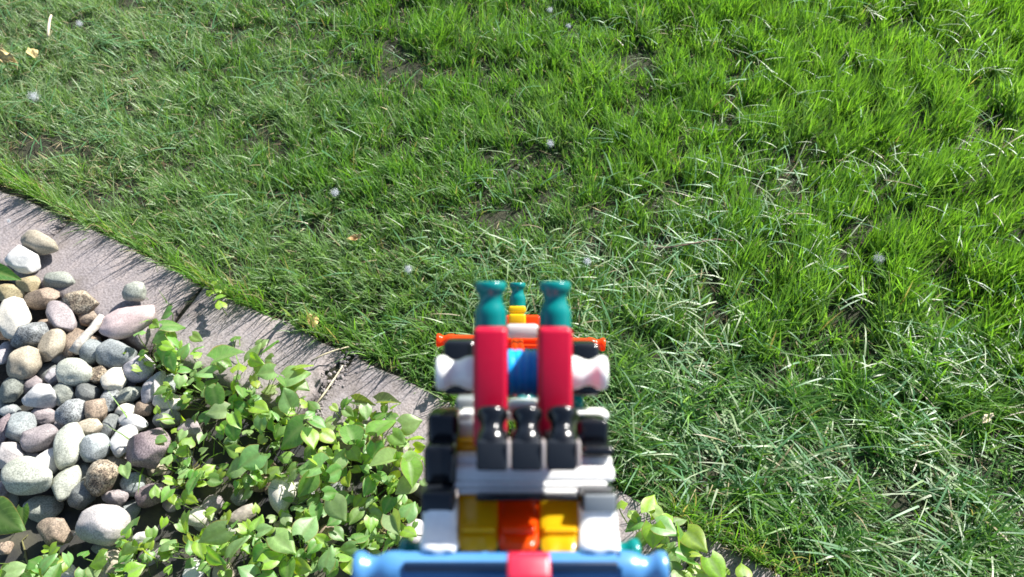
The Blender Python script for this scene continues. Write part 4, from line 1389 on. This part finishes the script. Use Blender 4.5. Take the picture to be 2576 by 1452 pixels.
def disc_stack(name, c, r, x0, x1, n, mat, label=None):
    """A spacer: n ribbed rings on a left-right axle."""
    prof = []
    for i in range(n):
        a = x0 + (x1 - x0) * i / n; b = x0 + (x1 - x0) * (i + 1) / n; m = b - a
        prof += [(a + m * .03, r * .93), (a + m * .14, r * .985), (a + m * .3, r), (a + m * .7, r), (a + m * .86, r * .985), (a + m * .97, r * .93)]
    bm = bmesh.new(); rings = []
    for x, rr in prof:
        rings.append([bm.verts.new((x, c.y + rr * math.cos(2 * math.pi * j / 40), c.z + rr * math.sin(2 * math.pi * j / 40))) for j in range(40)])
    for a, b in zip(rings, rings[1:]):
        for j in range(40): bm.faces.new((a[j], a[(j + 1) % 40], b[(j + 1) % 40], b[j]))
    bm.faces.new(rings[0]); bm.faces.new(rings[-1])
    return finish(name, bm, mat, None, 0, label)


def clip_arm(name, u0, u1, v0, v1, d0, d1, mat, flare=.0, bulge=.0012, back=.007, label=None):
    """A connector's arm seen end on: its edge runs down towards the eye and ends in the scalloped jaw."""
    nx, nt = 16, 16
    bm = bmesh.new(); front = []; rear = []
    a, b = T(u0, v0, d1), T(u1, v0, d1)
    c, e = T(u0, v1, d0), T(u1, v1, d0)
    for i in range(nt + 1):
        t = i / nt
        fr, rr = [], []
        for j in range(nx + 1):
            s = j / nx
            top = a.lerp(b, s); bot = c.lerp(e, s)
            p = top.lerp(bot, t)
            p.x += (s - .5) * 2 * flare * max(0, t - .55) / .45
            sc = (math.cos(s * 4 * math.pi - 2 * math.pi) * .5 - .5)          # two lobes
            edge = -abs(2 * s - 1) ** 6
            p.z += t ** 6 * (.0007 * sc * -1 + .0011 * -edge)
            p.y -= bulge * (math.sin(math.pi * min(1, max(0, (t - .45) / .55))) - .6 * math.sin(math.pi * min(1, t / .6)))
            p.y += .0012 * abs(2 * s - 1) ** 5
            fr.append(bm.verts.new(p)); rr.append(bm.verts.new(p + Vector((0, back, .0004))))
        front.append(fr); rear.append(rr)
    for i in range(nt):
        for j in range(nx):
            bm.faces.new((front[i][j], front[i][j + 1], front[i + 1][j + 1], front[i + 1][j]))
            bm.faces.new((rear[i][j], rear[i + 1][j], rear[i + 1][j + 1], rear[i][j + 1]))
        for k in (0, nx):
            bm.faces.new((front[i][k], front[i + 1][k], rear[i + 1][k], rear[i][k]))
    for j in range(nx):
        for k in (0, nt):
            bm.faces.new((front[k][j], front[k][j + 1], rear[k][j + 1], rear[k][j]))
    return finish(name, bm, mat, None, 0, label)


def prism(name, u0, u1, d, prof, mat, label=None, bevel=.0005):
    """A side profile [(v, push back)] run across from u0 to u1."""
    bm = bmesh.new()
    L, Rr = [], []
    for v, back in prof:
        p = T(u0, v, d); q = T(u1, v, d)
        L.append(bm.verts.new((p.x, p.y + back, p.z))); Rr.append(bm.verts.new((q.x, q.y + back, q.z)))
    n = len(prof)
    bm.faces.new(L); bm.faces.new(list(reversed(Rr)))
    for i in range(n): bm.faces.new((L[i], L[(i + 1) % n], Rr[(i + 1) % n], Rr[i]))
    return finish(name, bm, mat, None, bevel, label)


def build_toy():
    # far end: front sight, cross rod and the rail that carries them
    rod('cross_rod', T(1098, 856, .395), T(1522, 867, .395), P_ORANGE, 3.1, label='translucent orange cross rod at the muzzle')
    rod('barrel_rail', T(1313, 0, .172) * 0 + Vector((.0022, .215 - ROOT_D, -.0245 - ROOT_Z)), Vector((.0022, .398 - ROOT_D, -.0245 - ROOT_Z)), P_ORANGE, 3.1)
    rod('front_sight', T(1302, 711, .332), T(1302, 800, .332), P_TEAL, 3.1, both=False, label='small teal rod standing up as the front sight', groove=False)
    y1 = block('sight_connector', 1280, 1323, 770, 788, .3270, .010, P_SUNNY, .0008)
    block('sight_clip', 1280, 1323, 790, 822, .3255, .012, P_SUNNY, .0009, parent=y1)
    block('sight_carrier', 1272, 1359, 794, 850, .345, .012, P_ORANGE, .0009)
    block('spacer_plate', 1270, 1359, 816, 852, .285, .010, P_PALE, .0018, label='pale clear plate between the rear and front sights')
    # rear sight: two teal rods in two red connectors
    for uc in (1234, 1396):
        rod('rear_sight', T(uc, 708, .168), T(uc, 905, .168), P_TEAL, 3.1, both=False, label='teal rod standing up as a rear sight post')
    for u0, u1 in ((1190, 1276), (1355, 1441)):
        o = block('sight_post', u0, u1, 826, 1128, .157, .0125, P_RED, .0009)
    rod('rear_axle', T(1098, 938, .1675), T(1527, 938, .1675), P_WHITE, 3.35)
    c = T(1314, 938, .1675)
    disc_stack('spacer', c, .0046, T(1275, 0, .1625).x, T(1356, 0, .1625).x, 4, P_CYAN, 'stack of blue spacer rings between the red posts')
    block('side_plate', 1112, 1196, 858, 996, .1765, .009, P_BLACK, .0012, lean=.0025)
    block('side_plate', 1436, 1513, 864, 998, .1765, .009, P_BLACK, .0012, lean=.0025)
    block('thumb_tab', 1274, 1360, 1010, 1044, .1700, .006, P_WHITE, .0013)
    block('pale_block', 1146, 1196, 1002, 1046, .190, .010, P_GREY, .0008)
    rod('lock_rod', T(1300, 1012, .186), T(1465, 1012, .186), P_TEAL, 2.9)
    block('rear_bar', 1114, 1533, 1036, 1060, .1760, .007, P_WHITE, .0009)
    block('shaded_bar', 1148, 1200, 1062, 1110, .1740, .006, P_WHITE, .0009)
    block('side_block', 1074, 1152, 1042, 1124, .1655, .010, P_BLACK, .0011)
    block('side_block', 1450, 1533, 1056, 1124, .1665, .010, P_BLACK, .0011)
    for k in range(3):
        block('yellow_rib', 1150, 1203, 1108 + 15 * k, 1121 + 15 * k, .1700 - .001 * k, .010, P_YELL, .0011)
    block('side_clip', 1064, 1147, 1122, 1226, .1590, .010, P_BLACK, .0012)
    block('side_clip', 1462, 1548, 1124, 1152, .1610, .010, P_BLACK, .0011)
    # three black rods in a row
    for uc in (1238, 1326, 1415):
        top = T(uc, 1031, .1520); bot = T(uc, 1122, .1490)
        br = rod('black_rod', top, bot, P_BLACK, 2.8, both=False, groove=False)
        block('rod_socket', uc - 40, uc + 37, 1111, 1186, .1455, .0125, P_SHEEN, .0005, lean=.0010, parent=br)
        block('edge_glint', uc + 37.5, uc + 46, 1112, 1180, .1458, .0050, P_PALE, .0003, parent=br)  # pale strip paints the bright reflection along the socket's edge
    ax = block('front_axle', 1109, 1548, 1177, 1216, .1600, .0085, P_WHITE, .0010, label='white bar lying across under the three black rods', lean=.0008)
    block('rib', 1113, 1541, 1149, 1182, .1635, .0065, P_WHITE, .0010, parent=ax)
    block('rib', 1138, 1530, 1214, 1233, .1596, .0085, P_WHITE, .0009, parent=ax)
    block('rib', 1150, 1526, 1232, 1247, .1592, .0085, P_WHITE, .0009, parent=ax)
    block('under_bar', 1196, 1458, 1247, 1263, .1560, .003, P_BLACK, .0009)
    block('foot_cap', 1058, 1141, 1240, 1292, .1530, .0075, P_SHEEN, .0007)
    fc = block('foot_cap', 1464, 1555, 1240, 1292, .1530, .0075, P_BLACK, .0007)
    block('cap_sheen', 1470, 1550, 1246, 1290, .1524, .0010, P_GREY, .0003, parent=fc, label='pale grey reflection painted on the right foot cap')  # grey plate paints the light reflected by the black cap
    # feet: five connectors edge on
    clip_arm('connector_arm', 1060, 1147, 1284, 1399, .1480, .1530, P_WHITE, .0004)
    clip_arm('connector_arm', 1461, 1556, 1284, 1399, .1480, .1530, P_WHITE, .0004)
    clip_arm('connector_arm', 1153, 1251, 1246, 1398, .1490, .1600, P_YELL, .0)
    clip_arm('connector_arm', 1362, 1460, 1246, 1398, .1490, .1600, P_YELL, .0)
    block('ridge', 1262, 1349, 1328, 1347, .1512, .003, P_ORANGE, .0006)
    block('ridge', 1160, 1246, 1331, 1343, .1514, .003, P_YELL, .0004)
    block('ridge', 1368, 1454, 1331, 1343, .1514, .003, P_YELL, .0004)
    clip_arm('connector_arm', 1255, 1354, 1250, 1396, .1495, .1600, P_ORANGE, .0, bulge=.002)
    block('inner_web', 1150, 1462, 1250, 1400, .1685, .004, P_ORANGE, .0006)
    rod('green_rod', T(1006, 1396, .1660), T(1608, 1396, .1660), P_TEAL, 3.1)
    rod('blue_rod', T(891, 1434, .1475), T(1677, 1434, .1475), P_BLUE, 3.15, label='blue rod lying across the bottom nearest the eye')
    prism('red_connector', 1275, 1386, .1190, [(1409, .0032), (1412, .0020), (1452, .0), (1560, .0), (1560, .0042), (1409, .0042)], P_GLOSS, 'red connector edge at the bottom nearest the eye')
    block('groove_shade', 1014, 1556, 1417, 1441, .1443, .0012, P_SHADE, .0003)  # dark strip paints the shade inside the rod's groove
    block('grip_bar', 1180, 1450, 1500, 1700, .1400, .014, P_BLACK, .0015)


build_toy()
print('objects', len(bpy.data.objects), 'tris', sum(len(o.data.polygons) for o in bpy.data.objects if o.type == 'MESH'))
